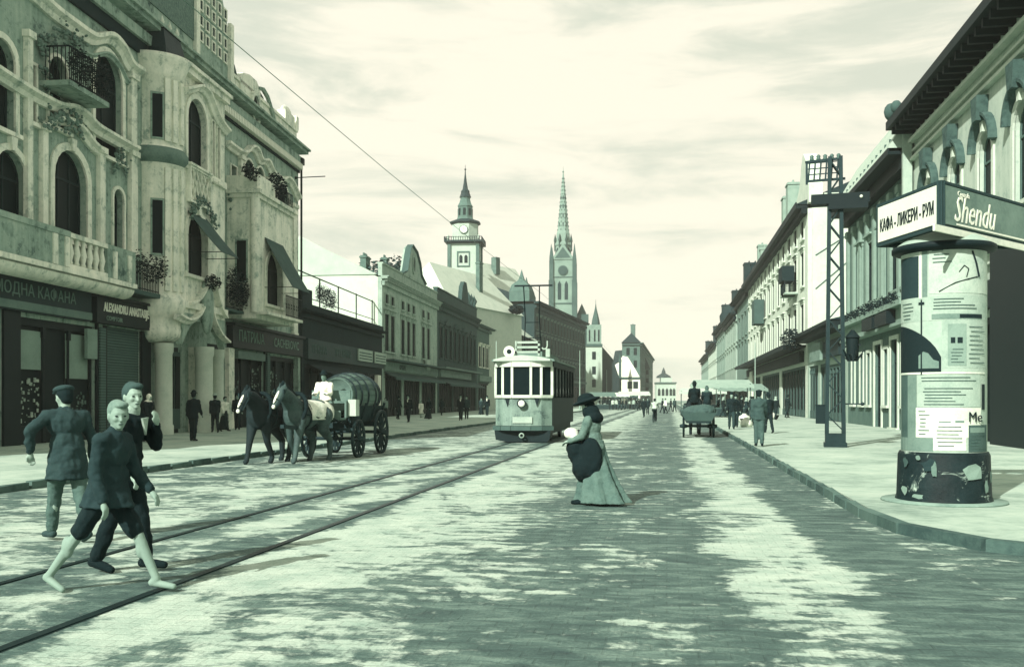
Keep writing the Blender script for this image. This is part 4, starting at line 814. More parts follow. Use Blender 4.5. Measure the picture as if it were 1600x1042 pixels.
E2 = Facade('end_house', 'tall house with a hipped dark roof closing the left side of the far street', 'building', atdepth(1000, HOR, 290)[:2], atdepth(1020, HOR, 420)[:2], mat('grey_stucco', .26))
for i in range(14):
    for z in (6, 10.5, 14.5): E2.window(4+i*9, z, 2.6, 2.8, False, 'plain', cols=2)
E2.wall([(0, 0), (E2.L, 0), (E2.L, 18.5), (0, 18.5)]); E2.body(18.5, 5.4)
for yy in (1.4, 3.6):
    for z in (2.5, 7, 11.2, 15): MB().box(-.05, .001, yy-.5, yy+.5, z, z+2.2).build('window', tg, E2.root)
MB().box(-.5, .0, .0, 5.4, 18.0, 18.5).box(-.25, 0, .1, 5.3, 5.5, 5.9).build('string_course', stone_d, E2.root)
E2.cornice(18.8, 0, None, 1, 1); r_ = E2.roof(18.8, 3.2, 5.6, mat('roof_slate', .085), hip=4); E2.chimney(10, 2.6, 20, 25, 1.6, r_, 1.4)
MB().box(1, 9, -.08, .02, 3, 17).build('side_panel', mat('grey_stucco', .26), E2.root) if False else None
# block behind with dark mansard
T = tower_base('mansard_block', 'dark-roofed block behind the white shaped gable', 'building', 990, 330); Z = lambda py: zat(py, 330); X = lambda px: (px-990)/FPX*330
MB().box(X(958), X(1014), 0, 12, 0, Z(576)).build('front', mat('grey_stucco', .26), T)
for x in range(962, 1012, 7):
    for z in (612, 598, 585): MB().box(X(x)-.45, X(x)+.45, -.06, -.004, Z(z), Z(z-7)).build('window', tg, T)
MB().box(X(957), X(1015), -.6, -.004, Z(578), Z(576.2)).build('cornice', stone_d, T)
MB().add([(X(956), -.5, Z(577)), (X(1016), -.5, Z(577)), (X(1016), 12, Z(577)), (X(956), 12, Z(577)), (X(962), 4, Z(547)), (X(1003), 4, Z(543)), (X(1003), 9, Z(543)), (X(962), 9, Z(547))], [(0, 1, 5, 4), (1, 2, 6, 5), (2, 3, 7, 6), (3, 0, 4, 7), (4, 5, 6, 7)]).build('roof', mat('roof_slate', .085), T)
MB().box(X(988), X(992), 4, 5.5, Z(548), Z(535)).build('chimney', mat('chimney_render', .28), T)
# pavilion closing the street
T = tower_base('domed_pavilion', 'small pale pavilion with a pointed turret closing the end of the street', 'building', 1041, 520); Z = lambda py: zat(py, 520); X = lambda px: (px-1041)/FPX*520
MB().box(X(1026), X(1056), 0, 14, 0, Z(598)).build('wall', cream, T)
MB().box(X(1025), X(1057), -.8, 14, Z(599), Z(597)).build('cornice', stone_d, T)
MB().box(X(1033), X(1050), 1, 10, Z(597), Z(590)).build('attic', cream, T)
MB().lathe([(4.2, Z(590)), (3.6, Z(587)), (1.2, Z(583)), (.9, Z(579)), (0, Z(573))], (X(1038), 5, 0), 8, smooth=False).build('turret', mat('tower_lead', .09), T)
for x in (1030, 1036, 1042, 1048, 1053): MB().prism([(X(x)-.7, Z(618)), (X(x)+.7, Z(618)), (X(x)+.7, Z(609)), (X(x), Z(606)), (X(x)-.7, Z(609))], -.15, -.004).build('arched_window', tg, T)
MB().box(X(1040), X(1048), -8, -6, Z(622)-3, Z(605)).build('gatehouse', stone_d, T) if False else None

# ------------------------------------------------------------------ right side, near to far (A = left edge in the picture)
RX = G_x(1325, 11.15)[0]
R = lambda px: G_x(px, 11.15)
st = mat('right_stucco', .52, .9, .18, .8, .3, streak=1); st2 = mat('right_trim', .66, .9, .12)
# nearest house (right edge of the photo)
K = Facade('corner_house', 'tall pale two-storey house with deep dark eaves at the right edge', 'building', R(1427), R(1760), mat('corner_stucco', .60, .9, .15, .8, .3, streak=1))
K.A.x += 0
def sidewalk_windows(F): pass
um = K.uz(1519)[0]
for u in (3.0, 6.6, 10.2, 13.8, 17.2):
    K.window(u, 7.9, 1.5, 3.2, True, 'key', cols=2, sur=.22, trim=st2, frame=mat('window_frame_mid', .25))
    hd_ = MB().sweep([(u+1.05*math.cos(a), 10.55+1.05*math.sin(a)) for a in [PI*j/12 for j in range(12, -1, -1)]], .3, .3, .02).build('carved_hood', mat('carved_hood', .2, .9, .5, 4), K.root)
    MB().prism([(u-.22, 11.45), (u+.22, 11.45), (u+.36, 12.3), (u-.36, 12.3)], -.42, -.02).build('keystone', mat('carved_hood', .2), K.root)
shopfront(K, 1.2, 5.4, 4.5, dwood, 3, 1); shopfront(K, 6.4, 11.0, 4.5, dwood, 3, 0); shopfront(K, 12, 17.5, 4.5, dwood, 4, 2)
K.wall([(0, 0), (K.L, 0), (K.L, 14.0), (0, 14.0)]); K.body(14, 12)
MB().box(0, K.L, -.3, -.003, 6.6, 6.85).box(0, K.L, -.16, -.003, 6.3, 6.6).box(0, K.L, -.22, -.003, 12.5, 12.62).box(0, K.L, -.14, -.003, 12.9, 13.0).box(0, K.L, -.3, -.003, 13.3, 13.45).build('string_course', st2, K.root)
ev = MB().box(-.05, K.L, -1.1, -.004, 14.0, 14.16).box(-.05, K.L, -1.2, -1.1, 14.0, 14.36).build('eaves', mat('eaves_dark', .035, .6), K.root)
for i in range(26): MB().box(.3+i*.75, .48+i*.75, -1.02, -.003, 13.72, 13.997).build('bracket', mat('eaves_dark', .035), K.root) if .5+i*.75 < K.L else None
K.roof(14.36, 3.5, 12, mat('roof_dark', .06, .8, .3, 1.2, .4, 12, kind='tiles'), over=1.2)
MB().box(-.02, .25, -.5, -.1, .2, 14).build('downpipe', mat('pipe_pale', .55), K.root)
MB().ball((.5, -1.1, 14.7), (.35, .3, .4), 8, 6).ball((1.6, -1.1, 14.6), (.25, .25, .3), 8, 6).build('roof_ornament', mat('stone_dark', .2), K.root)
fas = MB().box(.8, 18, -.28, -.004, 4.75, 5.7).build('fascia', mat('fascia_dark', .03), K.root)
for u in (3.0, 10.2): MB().box(u-1.1, u+1.1, -.35, -.02, 7.3, 7.75).build('sill_panel', st2, K.root)
MB().box(12.6, 16.4, -.62, -.3, .12, 6.9).build('dark_portal', mat('black_paint', .03, .5), K.root)
# second house, pilastered, with green plaster
M2 = Facade('pilastered_house', 'grey pilastered two-storey house with pale tiled roof behind the lattice mast', 'building', R(1325), R(1427), mat('green_plaster', .26, .9, .2, .8, .3, streak=1))
M2.L -= .02
grn = mat('green_trim', .42, .9, .15)
for x in (1345, 1361, 1379, 1399, 1417): M2.window(M2.uz(x)[0], 7.0, 1.3, 3.3, False, 'hood', cols=2, deep=.06, trim=grn, pane=glass('window_glass'))
for x in (1372.5, 1398): M2.win_px(x-5.5, x+5.5, 538 if x < 1380 else 530, 668, False, cols=2, sur=.2, trim=st2, trans=.75)
for x in (1334, 1347, 1358, 1385, 1413): M2.window(M2.uz(x)[0], 1.3, .9, 2.9, False, 'plain', cols=2, sur=.16, trim=st2)
M2.wall([(.02, 0), (M2.L, 0), (M2.L, 12.9), (.02, 12.9)]); M2.body(12.9, 9, u0=.02)
MB().box(.02, M2.L, -.02, -.001, .12, 5.4).build('ground_floor_facing', st2, M2.root) if False else None
for k in range(9):
    u = .45+k*(M2.L-.9)/8; MB().box(u-.24, u+.24, -.16, -.003, 6.75, 11.6).box(u-.3, u+.3, -.22, -.003, 11.6, 11.95).box(u-.3, u+.3, -.22, -.003, 6.45, 6.747).build('pilaster', grn, M2.root)
MB().box(.02, M2.L, -.6, -.004, 6.0, 6.25).box(.02, M2.L, -.5, -.004, 5.1, 5.25).box(.02, M2.L, -.25, -.004, 5.25, 6.0).build('string_course', grn, M2.root)
plants(M2, 1.0, 15.2, -.5, 6.1, .7, 50)
for u in (9.2, 12.5): MB().box(u-1.3, u+1.3, -.7, -.25, 5.28, 5.9).build('sign_board', mat('fascia_dark', .03), M2.root)
MB().box(.02, M2.L, -1.05, -.004, 12.9, 13.05).box(.02, M2.L, -1.12, -1.05, 12.9, 13.2).box(.02, M2.L, -.5, -.003, 12.3, 12.897).build('eaves', mat('eaves_dark', .035), M2.root)
r2 = MB().add([(.02, -1.1, 13.2), (M2.L, -1.1, 13.2), (M2.L, .5, 15.9), (.02, .5, 15.9), (.02, 8, 13.0), (M2.L, 8, 13.0)], [(0, 1, 2, 3), (3, 2, 5, 4), (0, 3, 4), (1, 5, 2)]).build('roof', mat('pale_tiles', .58, .8, .2, 1.2, .4, 12, kind='tiles'), M2.root)
sg = MB().box(-.05, .05, -.05, .05, 0, .16).mesh('snow_guard', mat('stone_dark', .2))
for k in range(15): place('snow_guard', sg, r2, (1+k*1.0, -.75, 13.72))
for u in (13.9, 15.6): MB().box(u-.4, u+.4, 1.2, 2, 14.2, 16.3).build('chimney', mat('chimney_render', .28), r2)
# ashlar joints on the ground floor
for z in (.9, 1.5, 2.1, 2.7, 3.3, 3.9, 4.5):
    pass
# low house with dark canopy
LH = Facade('low_house', 'single-storey pale house with dark canopy between the lattice mast and the white wall', 'building', R(1262), R(1325), mat('low_plaster', .5, .9, .15, .8, .3, streak=1))
LH.L -= .02
shopfront(LH, .8, 5.4, 4.2, mat('grey_wood', .2), 4, 2); shopfront(LH, 6.4, 9.2, 4.2, mat('grey_wood', .2), 2, 0); shopfront(LH, 10, 16.6, 4.0, mat('grey_wood', .2), 5, 3)
LH.wall([(0, 0), (LH.L, 0), (LH.L, 6.4), (0, 6.4)]); LH.body(6.4, 8)
MB().box(0, LH.L, -1.3, -.003, 6.4, 6.62).box(0, LH.L, -1.0, -.003, 6.1, 6.397).build('canopy', mat('eaves_dark', .035), LH.root)
LH.roof(6.62, 1.4, 8, mat('roof_slate', .085), over=1.2, ridge=.6)
MB().box(4.5, 9.5, -.5, -.3, 4.4, 5.7).build('sign_board', mat('grey_sign', .36), LH.root); MB().box(9.6, 16, -.32, -.004, 4.5, 5.6).build('sign_board', mat('fascia_left', .085), LH.root)
MB().leaves((.6, -1.4, 6.4), (1.6, .8, .9), 500, .12).build('hanging_plants', leafm, LH.root)
# tall white house: side wall towards us
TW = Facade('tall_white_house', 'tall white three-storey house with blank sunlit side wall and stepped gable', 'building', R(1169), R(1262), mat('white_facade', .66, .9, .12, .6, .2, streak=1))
for i in range(13):
    u = 2.2+i*4.4
    for z, h in ((6.9, 2.6), (11.0, 2.8), (14.9, 1.6)): TW.window(u, z, 1.9, h, False, 'hood' if z < 14 else 'plain', cols=2, sur=.12, deep=.05, pane=glass('window_glass'))
shopfront(TW, 1, 18, 4.4, mat('grey_wood', .2), 9, 4); shopfront(TW, 20, 38, 4.4, mat('grey_wood', .2), 9, 4); shopfront(TW, 40, 56.5, 4.4, mat('grey_wood', .2), 8, 4)
TW.wall([(0, 0), (TW.L, 0), (TW.L, 17.0), (0, 17.0)])
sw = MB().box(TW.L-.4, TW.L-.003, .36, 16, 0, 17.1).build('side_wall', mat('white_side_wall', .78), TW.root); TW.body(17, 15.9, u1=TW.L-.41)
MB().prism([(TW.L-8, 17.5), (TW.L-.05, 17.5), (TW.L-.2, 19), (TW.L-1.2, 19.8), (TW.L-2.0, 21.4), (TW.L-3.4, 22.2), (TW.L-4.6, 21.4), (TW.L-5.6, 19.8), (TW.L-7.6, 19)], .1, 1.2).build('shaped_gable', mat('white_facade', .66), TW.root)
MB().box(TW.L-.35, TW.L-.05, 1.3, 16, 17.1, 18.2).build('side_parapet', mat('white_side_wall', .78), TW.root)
o = MB()
for k, z in enumerate((9.5, 12.2)): o.bar((TW.L+.03, .6, z+1), (TW.L+.03, 3.4+k, z+3.4), .06)
o.build('stay_rod', mat('stone_dark', .2), TW.root)
MB().box(-.1, TW.L+.02, -.85, -.004, 17.0, 17.25).box(-.1, TW.L+.02, -.95, -.85, 17.0, 17.5).box(0, TW.L, -.5, -.003, 16.6, 16.997).build('eaves', mat('eaves_dark', .035), TW.root)
TW.roof(17.5, 3.4, 15, mat('roof_slate', .085), over=.9, u1=TW.L-1)
for u, zz in ((1.0, 23.0), (4.5, 22.0), (30, 23.6), (34, 24.2)): TW.chimney(u, 1.8, 17, zz, 1.6, None, 1.2, mat('chimney_pale', .45))
for u in (49.6, 50.8, 21): 
    MB().box(u-1.2, u+1.2, -1.1, 0, 10.75, 10.9).build('balcony_slab', st, TW.root); railing(TW, u-1.15, u+1.15, -1.05, 10.9, 11.9, iron, .16, ends=0)
MB().box(48.4, 51.2, -1.25, -.2, 12.0, 13.3).build('balcony_awning', mat('dark_canvas', .07), TW.root)
MB().box(20, 23.5, -1.2, -.1, 10.4, 13.2).build('enclosed_balcony', mat('grey_wood', .2), TW.root)
MB().box(0, TW.L-1, -1.7, -.003, 5.85, 6.05).box(0, TW.L-1, -1.8, -1.7, 5.7, 6.1).box(2, TW.L-2, -.4, -.003, 4.7, 5.6).build('canopy', mat('eaves_dark', .035), TW.root)
MB().box(44, 47.5, -2.0, -.004, .12, 4.6).build('white_kiosk_wall', mat('white_side_wall', .78), TW.root) if False else None
MB().box(8, 12, -.5, -.3, 2.0, 5.2).build('white_sign', mat('white_board', .75), TW.root)
# rows beyond
prev = 1169
for i, (px, h, L_, nm, lab) in enumerate(((1150, 17.0, .34, 'far_house', 'dark-roofed house directly beyond the tall white house'), (1133, 15.5, .5, 'far_house', 'pale far house with round attic, second beyond the tall white house'), (1119, 16.5, .42, 'far_house', 'far house with thin chimney, third beyond the tall white house'), (1107, 14.5, .6, 'far_house', 'small pale far house next to last on the right'), (1096, 14, .45, 'far_house', 'last and smallest far house on the right side'))):
    Fh = Facade(nm, lab, 'building', G_x(px, 11.15-.2*(i % 2)), G_x(prev-.3, 11.15-.2*(i % 2)), mat('far_plaster_%d' % i, L_, .9, .15, .6)); prev = px
    n = max(3, int(Fh.L/5))
    for k in range(n):
        for z in (7, 11): Fh.window((k+.5)*Fh.L/n, z, 2.2, 2.8, False, 'hood', cols=2, sur=.14, deep=.05)
    shopfront(Fh, 1, Fh.L-1, 4.4, dwood, max(4, n))
    Fh.wall([(0, 0), (Fh.L, 0), (Fh.L, h), (0, h)]); Fh.body(h, 12); Fh.cornice(h+.2, 0, None, 1.1, 1.1, mat('eaves_dark', .035))
    Fh.roof(h+.2, 4.5, 12, mat('roof_slate', .085), over=.8)
    Fh.chimney(Fh.L*.3, 1.5, h, h+6, 2.0, None, 1.6, mat('far_attic', .09)); Fh.chimney(Fh.L*.75, 1.5, h, h+4.5, 1.4, None, 1.2, mat('far_attic', .09)); awning(Fh, 1, Fh.L-1, 4.6, 3.6, 2.2, mat('grey_canvas' if i % 2 else 'dark_canvas', .2 if i % 2 else .07), 0, .3)
    if i == 1: MB().lathe([(2.6, h), (2.8, h+2), (1.9, h+3.6), (.3, h+4.6)], (2.5, 1.5, 0), 10).build('round_attic', mat('far_attic', .09), Fh.root)
# side street houses behind the right pavement end are out of view; a plain rear range closes the gaps
# ------------------------------------------------------------------ advertising column at the right
def onpave(px, py): return G(px, py, .12)
ax, ay, _ = atdepth(1474, HOR, 14.0); AR = .575
A = thing('advertising_column', 'round advertising column covered in pasted posters with a ragged dark base, near the kerb corner', 'advertising column', (ax, ay, .12))
PH0 = math.atan2(-ay, -ax)
MB().lathe([(0, 0), (.86, 0), (.85, .03), (0, .031)], n=32).build('footing', mat('worn_stone', .40, .95, .3), A)
MB().lathe([(.66, .036), (.64, .10), (.62, .68), (.60, .73), (.0, .732)], n=36).build('base', mat('torn_base', .06, .6, .6, 3, .4, 10, kind='torn'), A)
MB().lathe([(AR, .73), (AR, 3.62)], n=40).build('shaft', mat('column_paste', .54, .9, .12, 1.2, .3, 14), A)
MB().lathe([(AR, 3.58), (AR+.08, 3.60), (AR+.13, 3.62), (AR+.13, 3.68), (AR+.1, 3.70)], n=40).build('cornice', mat('eaves_dark', .035), A)
MB().lathe([(AR+.12, 3.68), (AR-.05, 3.80), (.3, 3.96), (.0, 4.0)], n=40).build('cap', mat('column_cap', .5, .7, .2), A)
def poster(x0, x1, y0, y1, m, lift=.004, name='poster', r=AR, top=None):
    s0, s1 = max(-.985, min(.985, (x0-1474)/61.5)), max(-.985, min(.985, (x1-1474)/61.5)); a0, a1 = PH0+math.asin(s0), PH0+math.asin(s1); n = max(3, int((a1-a0)/.12)); vs = []; k = 4
    zz = lambda py: EYE+(HOR-py)/FPX*13.45-.12
    for j in range(k+1):
        for i in range(n+1):
            a = a0+(a1-a0)*i/n; z = zz(y1)+(zz(y0)-zz(y1))*j/k
            if top: z = zz(y1)+(zz(y0)-zz(y1))*j/k*top(i/n)
            vs.append(((r+lift)*math.cos(a), (r+lift)*math.sin(a), z))
    return MB().add(vs, [(j*(n+1)+i, j*(n+1)+i+1, (j+1)*(n+1)+i+1, (j+1)*(n+1)+i) for j in range(k) for i in range(n)], True).build(name, m, A)
pm = lambda i, L: mat('poster_%s' % i, L, .85, .18, 4, .2, 20)
ink = mat('poster_ink', .05, .8, .4)
poster(1414, 1440, 388, 462, pm('dark', .10)); poster(1414, 1440, 384, 396, pm('light', .58), .007)
poster(1440, 1444, 384, 464, pm('white', .7), .006); poster(1445, 1452, 386, 462, pm('mid', .34), .006)
poster(1454, 1536, 384, 458, pm('light', .58), .004); poster(1413, 1536, 462, 500, pm('light2', .52), .003)
poster(1458, 1526, 490, 498, pm('mid', .34), .008); poster(1496, 1526, 491, 497, ink, .010)
poster(1412, 1471, 505, 581, pm('black', .05), .006, top=lambda q: math.sqrt(max(0, 1-(q*.95)**2)))
poster(1440, 1468, 548, 575, pm('mid', .34), .010, top=lambda q: .4+.6*math.sin(PI*min(1, q+.2)))
poster(1443.0, 1445.0, 466, 585, ink, .012); poster(1440, 1448, 470, 474, ink, .012)
poster(1480, 1505, 506, 571, pm('grey', .42), .008); poster(1484, 1490, 527, 536, ink, .011); poster(1493, 1500, 527, 536, ink, .011)
poster(1472, 1536, 500, 575, pm('light2', .52), .002)
poster(1412, 1530, 581, 584, pm('white', .7), .009); poster(1414, 1424, 585, 706, pm('dim', .2), .004); poster(1424, 1437, 585, 706, pm('mid', .34), .004)
poster(1438, 1524, 585, 636, pm('light2', .52), .005); poster(1436, 1525, 637, 684, pm('white', .7), .007); poster(1460, 1505, 684, 704, pm('white', .7), .0075)
poster(1468, 1484, 658, 660, pm('mid', .34), .010); poster(1490, 1502, 657, 660, pm('mid', .34), .010)
poster(1412, 1460, 685, 706, pm('mid', .34), .005); poster(1508, 1533, 664, 706, pm('dim', .2), .008); poster(1510, 1530, 668, 676, pm('mid', .34), .011); poster(1526, 1530, 600, 640, ink, .010)
pr_ink = mat('faded_print', .22, .8, .3); g_ = random.Random(5)
for x0, x1, y0, y1, st in ((1442, 1520, 589, 596, 5), (1446, 1516, 606, 632, 5), (1440, 1456, 642, 680, 6), (1464, 1500, 666, 700, 6), (1460, 1530, 466, 486, 5), (1416, 1438, 470, 498, 6), (1484, 1502, 545, 568, 5), (1508, 1530, 510, 572, 7), (1510, 1531, 680, 702, 5), (1458, 1488, 390, 410, 6)):
    y = y0
    while y < y1:
        a_ = x0+g_.uniform(0, 3); b_ = a_+(x1-a_)*g_.uniform(.5, 1); poster(a_, b_, y, y+1.3, pr_ink, .0135, 'print_line'); y += st
# line drawing on the top poster
def inkline(pts, w=.012):
    vs = []
    for x, y in pts:
        a = PH0+math.asin((x-1474)/61.5); vs.append(((AR+.012)*math.cos(a), (AR+.012)*math.sin(a), EYE+(HOR-y)/FPX*13.45-.12))
    return MB().tube(vs, w, 5).build('poster_drawing', ink, A)
inkline([(1468, 455), (1490, 442), (1508, 436), (1520, 432)], .008); inkline([(1513, 392), (1518, 410), (1522, 432)], .014); inkline([(1495, 425), (1502, 415), (1508, 420), (1505, 433)], .006)
t_ = text('Me', 'lettering', ink, A, ((AR+.03)*math.cos(PH0+math.asin(.68)), (AR+.03)*math.sin(PH0+math.asin(.68)), EYE+(HOR-652)/FPX*13.45-.12), (PI/2, 0, PH0+math.asin(.68)+PI/2), .2, .004)
rng = random.Random(3)
for i, (x, y, w, h, L) in list(enumerate(((1422, 770, 18, 16, .8), (1440, 778, 20, 8, .75), (1462, 735, 8, 30, .6), (1513, 738, 32, 26, .78), (1536, 745, 8, 26, .6), (1441, 716, 8, 8, .7), (1530, 762, 10, 22, .7), (1424, 725, 12, 18, .35), (1455, 728, 26, 22, .2), (1531, 776, 14, 12, .75), (1418, 748, 9, 16, .4), (1490, 722, 24, 16, .22), (1468, 765, 8, 20, .3))))[:9]:
    s0 = max(-.97, min(.97, (x-1474)/66)); a = PH0+math.asin(s0); z = EYE+(HOR-y)/FPX*13.4-.12; n = 9; pts = []
    for k in range(n):
        q = 2*PI*k/n; rr = rng.uniform(.6, 1.15); da = w/2/66*math.cos(q)*rr; pts.append((.655*math.cos(a+da), .655*math.sin(a+da), z+h/2*13.4/FPX*math.sin(q)*rr))
    MB().add(pts, [tuple(range(n))]).build('torn_paper', pm('torn%d' % int(L*60), L*.5), A)
# V-shaped sign board over the column
c0 = Vector(atdepth(1470, HOR, 13.1)[:2]); c1 = Vector(atdepth(1375, HOR, 14.7)[:2]); c2 = Vector(atdepth(1612, HOR, 14.9)[:2])
B = thing('corner_sign', 'two painted sign boards meeting at a point above the poster column', 'sign', (c0.x, c0.y, 3.98))
def board(a, b, m, name, h=.56):
    d = (b-a); L = d.length; o = place(name, MB().box(0, L, -.02, .02, 0, h).box(-.02, L+.02, -.04, .04, -.05, 0).box(-.02, L+.02, -.04, .04, h, h+.04).box(-.04, -.001, -.04, .04, -.04, h+.04).box(L+.001, L+.04, -.04, .04, -.04, h+.04).mesh(name, mat('sign_frame', .12)), B, (a.x-c0.x, a.y-c0.y, 0), (0, 0, math.atan2(d.y, d.x)))
    MB().box(.02, L-.02, -.045, -.021, .015, h-.015).build('face', m, o); return o, L
o, Lb = board(c1, c0, mat('board_cream', .74, .7, .06), 'board')
text('КАФА - ЛИКЕРИ - РУМ', 'lettering', ink, o, (Lb/2, -.05, .24), (PI/2, 0, 0), .25, .004, squeeze=.53, bold=.003)
o, Lb = board(c0, c2, mat('board_green', .34, .6, .3), 'board')
text('Shendu', 'lettering', mat('white_lettering', .8), o, (.88, -.05, .24), (PI/2, 0, 0), .52, .004, shear=.35, squeeze=.8)
text('Centrala', 'lettering', mat('white_lettering', .8), o, (.55, -.05, .47), (PI/2, 0, 0), .1, .003)
MB().box(.35, Lb-.1, -.05, -.046, .03, .055).build('underline', mat('white_lettering', .8), o)
MB().box(-.3, Lb*.9, -.07, -.041, -.12, -.03).build('lower_strip', mat('white_board', .75), o)
board(c1, c2, mat('board_green', .10), 'back_board')
ctr = Vector((ax, ay))-c0
MB().cyl((ctr.x, ctr.y, -.1), (ctr.x, ctr.y, .6), .05).bar((ctr.x, ctr.y, .2), (0, .05, .2), .05).bar((ctr.x, ctr.y, .2), (c1.x-c0.x, c1.y-c0.y, .2), .05).bar((ctr.x, ctr.y, .2), (c2.x-c0.x, c2.y-c0.y, .2), .05).build('bracket', iron, B)
# ------------------------------------------------------------------ lattice mast with cross-arm
mx, my = onpave(1305, 698); mk = math.hypot(mx, my)
T = thing('lattice_mast', 'tall riveted lattice mast with heavy dark cross-arm on the right pavement', 'mast', (mx, my, .12), -.12)
def zm(py): return EYE+(HOR-py)/FPX*33.0-.12-.05
leg = mat('mast_steel', .09, .5, .3, 3, .1, metal=.3); Hm = zm(278)
MB().box(-.3, .3, -.3, .3, 0, .42).box(-.34, .34, -.34, .34, 0, .14).build('base', leg, T)
def hw(z): return .25-.09*z/Hm
for sx in (-1, 1):
    for sy in (-1, 1):
        a, b = hw(0), hw(Hm); MB().bar((sx*a, sy*a*.7, .4), (sx*b, sy*b*.7, Hm), .11, .11).build('leg', leg, T)
nb = 17; lac = None
for i in range(nb):
    za, zb = .5+(Hm-.6)*i/nb, .5+(Hm-.6)*(i+1)/nb; s = 1 if i % 2 else -1
    for y in (-1, 1): MB().bar((-s*hw(za), y*hw(za)*.7, za), (s*hw(zb), y*hw(zb)*.7, zb), .095, .03).build('lacing_bar', leg, T)
    for x in (-1, 1): MB().bar((x*hw(za), -s*hw(za)*.7, za), (x*hw(zb), s*hw(zb)*.7, zb), .095, .03).build('lacing_bar', leg, T)
z = zm(338)
o = MB().box(-.72, 1.0, -.25, .25, z-.17, z+.14).build('cross_arm', mat('eaves_dark', .035), T)
MB().box(-.2, .95, -.3, .3, z-.35, z-.171).build('switch_box', mat('eaves_dark', .035), o); MB().ball((.75, -.27, z), .05).build('insulator', mat('white_stone', .75), o)
z2 = zm(310)
fr = MB().bar((-.85, 0, z2), (.3, 0, z2+.02), .07).bar((-.85, 0, z2-.1), (-.85, 0, Hm-.1), .07).bar((-.9, 0, Hm-.1), (.15, 0, Hm-.05), .07)
for k in range(6): fr.bar((-.8+k*.17, 0, z2+.05), (-.76+k*.17, 0, Hm-.1), .05)
for k in range(3): fr.bar((-.82, 0, z2+.2+k*.18), (.1, 0, z2+.22+k*.18), .03)
fr.build('insulator_frame', mat('mast_steel', .09), T)
for k in range(5): MB().lathe([(.05, 0), (.07, .04), (.05, .08), (.07, .12), (.03, .17)], (-.7+k*.2, 0, Hm-.06), 8).build('insulator', mat('glazed_insulator', .25, .3), T)
MB().box(-.58, -.28, -.2, .12, zm(656), zm(630)).box(-.6, -.26, -.22, .14, zm(630), zm(629)).build('letter_box', mat('black_base', .055), T)
MB().bar((.2, 0, zm(628)), (.85, 0, zm(628)), .04).ball((.8, 0, zm(628)), .06).build('side_arm', leg, T)
g = MB().bar((.2, -.1, zm(548)), (.75, -.25, zm(545)), .05)
g.cyl((.5, -.2, zm(568)), (.5, -.2, zm(535)), .16, .2, 8); g.cyl((.5, -.2, zm(535)), (.5, -.2, zm(524)), .24, .04, 8)
for k in range(10): a = 2*PI*k/10; g.bar((.5+.16*math.cos(a), -.2+.16*math.sin(a), zm(566)), (.5+.34*math.cos(a), -.2+.34*math.sin(a), zm(552+6*(k % 2))), .05, .03)
g.build('bracket_lamp', iron, T)
# ------------------------------------------------------------------ tram
tx = (-6.30-4.26)/2; ty = 34.9
TR = thing('tram', 'single electric tram coming towards us with white-framed windows and a bow collector on its roof', 'tram', (tx, ty, .012))
tw = mat('tram_cream', .68, .45, .2, 2, .05, spec=.5); tg_ = mat('tram_green', .36, .5, .5, 1.8, .1, spec=.3, streak=1); tdk = mat('tram_dark', .05, .5, .3); tp = glass('tram_glass', .03, .1)
W2 = 1.06; fx = [(-W2, .42), (-.74, .12), (-.37, 0), (.33, 0), (.70, .12), (W2, .42)]
zs, zt, za = 1.72, 2.80, .62
for (a, b) in fx: MB().box(a-.045, a+.045, b-.045, b+.045, zs, zt).build('window_post', tw, TR)
rail = MB(); rail2 = MB(); apr = MB(); hd = MB()
for (a, b), (c, d) in zip(fx, fx[1:]):
    rail.bar((a, b-.03, zs-.02), (c, d-.03, zs-.02), .09, .11); hd.bar((a, b-.03, zt+.1), (c, d-.03, zt+.1), .09, .22)
rail.build('sill_rail', tw, TR); hd.build('head_board', tw, TR)
for (a, b), (c, d) in zip(fx, fx[1:]):
    apr.add([(a, b, za), (c, d, za), (c, d, zs-.06), (a, b, zs-.06)], [(0, 1, 2, 3)])
    MB().add([(a, b+.02, zs), (c, d+.02, zs), (c, d+.02, zt), (a, b+.02, zt)], [(0, 1, 2, 3)]).build('pane', tp, TR)
apr.build('apron', tg_, TR)
for a in (-.55, .55): MB().prism([(a-.1, zs-.08), (a+.1, zs-.08), (a, zs-.4)], .02, .06).build('apron_bracket', tdk, TR)
for (x0, x1, z0, z1) in ((-.35, .38, .72, .95),): MB().box(x0, x1, -.04, -.005, z0, z1).build('number_plate', mat('tram_plate', .55, .4), TR)
o = MB().cyl((0, -.01, 1.44), (0, -.16, 1.44), .15, .17, 16).build('headlamp', tdk, TR); MB().cyl((0, -.155, 1.44), (0, -.18, 1.44), .13, .09, 16).build('lens', mat('lamp_lens', .7, .2), o)
MB().add([(fx[0][0]-.06, fx[0][1], 0)], []) if False else None
bp = MB()
for (a, b), (c, d) in zip(fx, fx[1:]): bp.bar((a*1.04, b-.12, .53), (c*1.04, d-.12, .53), .12, .16)
bp.build('bumper', mat('tram_bumper', .22, .5), TR)
MB().prism([(-1.0, .10), (-.6, .02), (.9, .02), (1.0, .12), (1.05, .45), (-1.05, .45)], .1, .3).build('lifeguard', tdk, TR)
q = MB(); q.lathe([(.06, -.02), (.1, -.02), (.1, .03), (.06, .03), (.06, -.02)], (0, -.12, .27), 14, axis='Y'); q.build('coupling', mat('coupling_pale', .5, .4), TR)
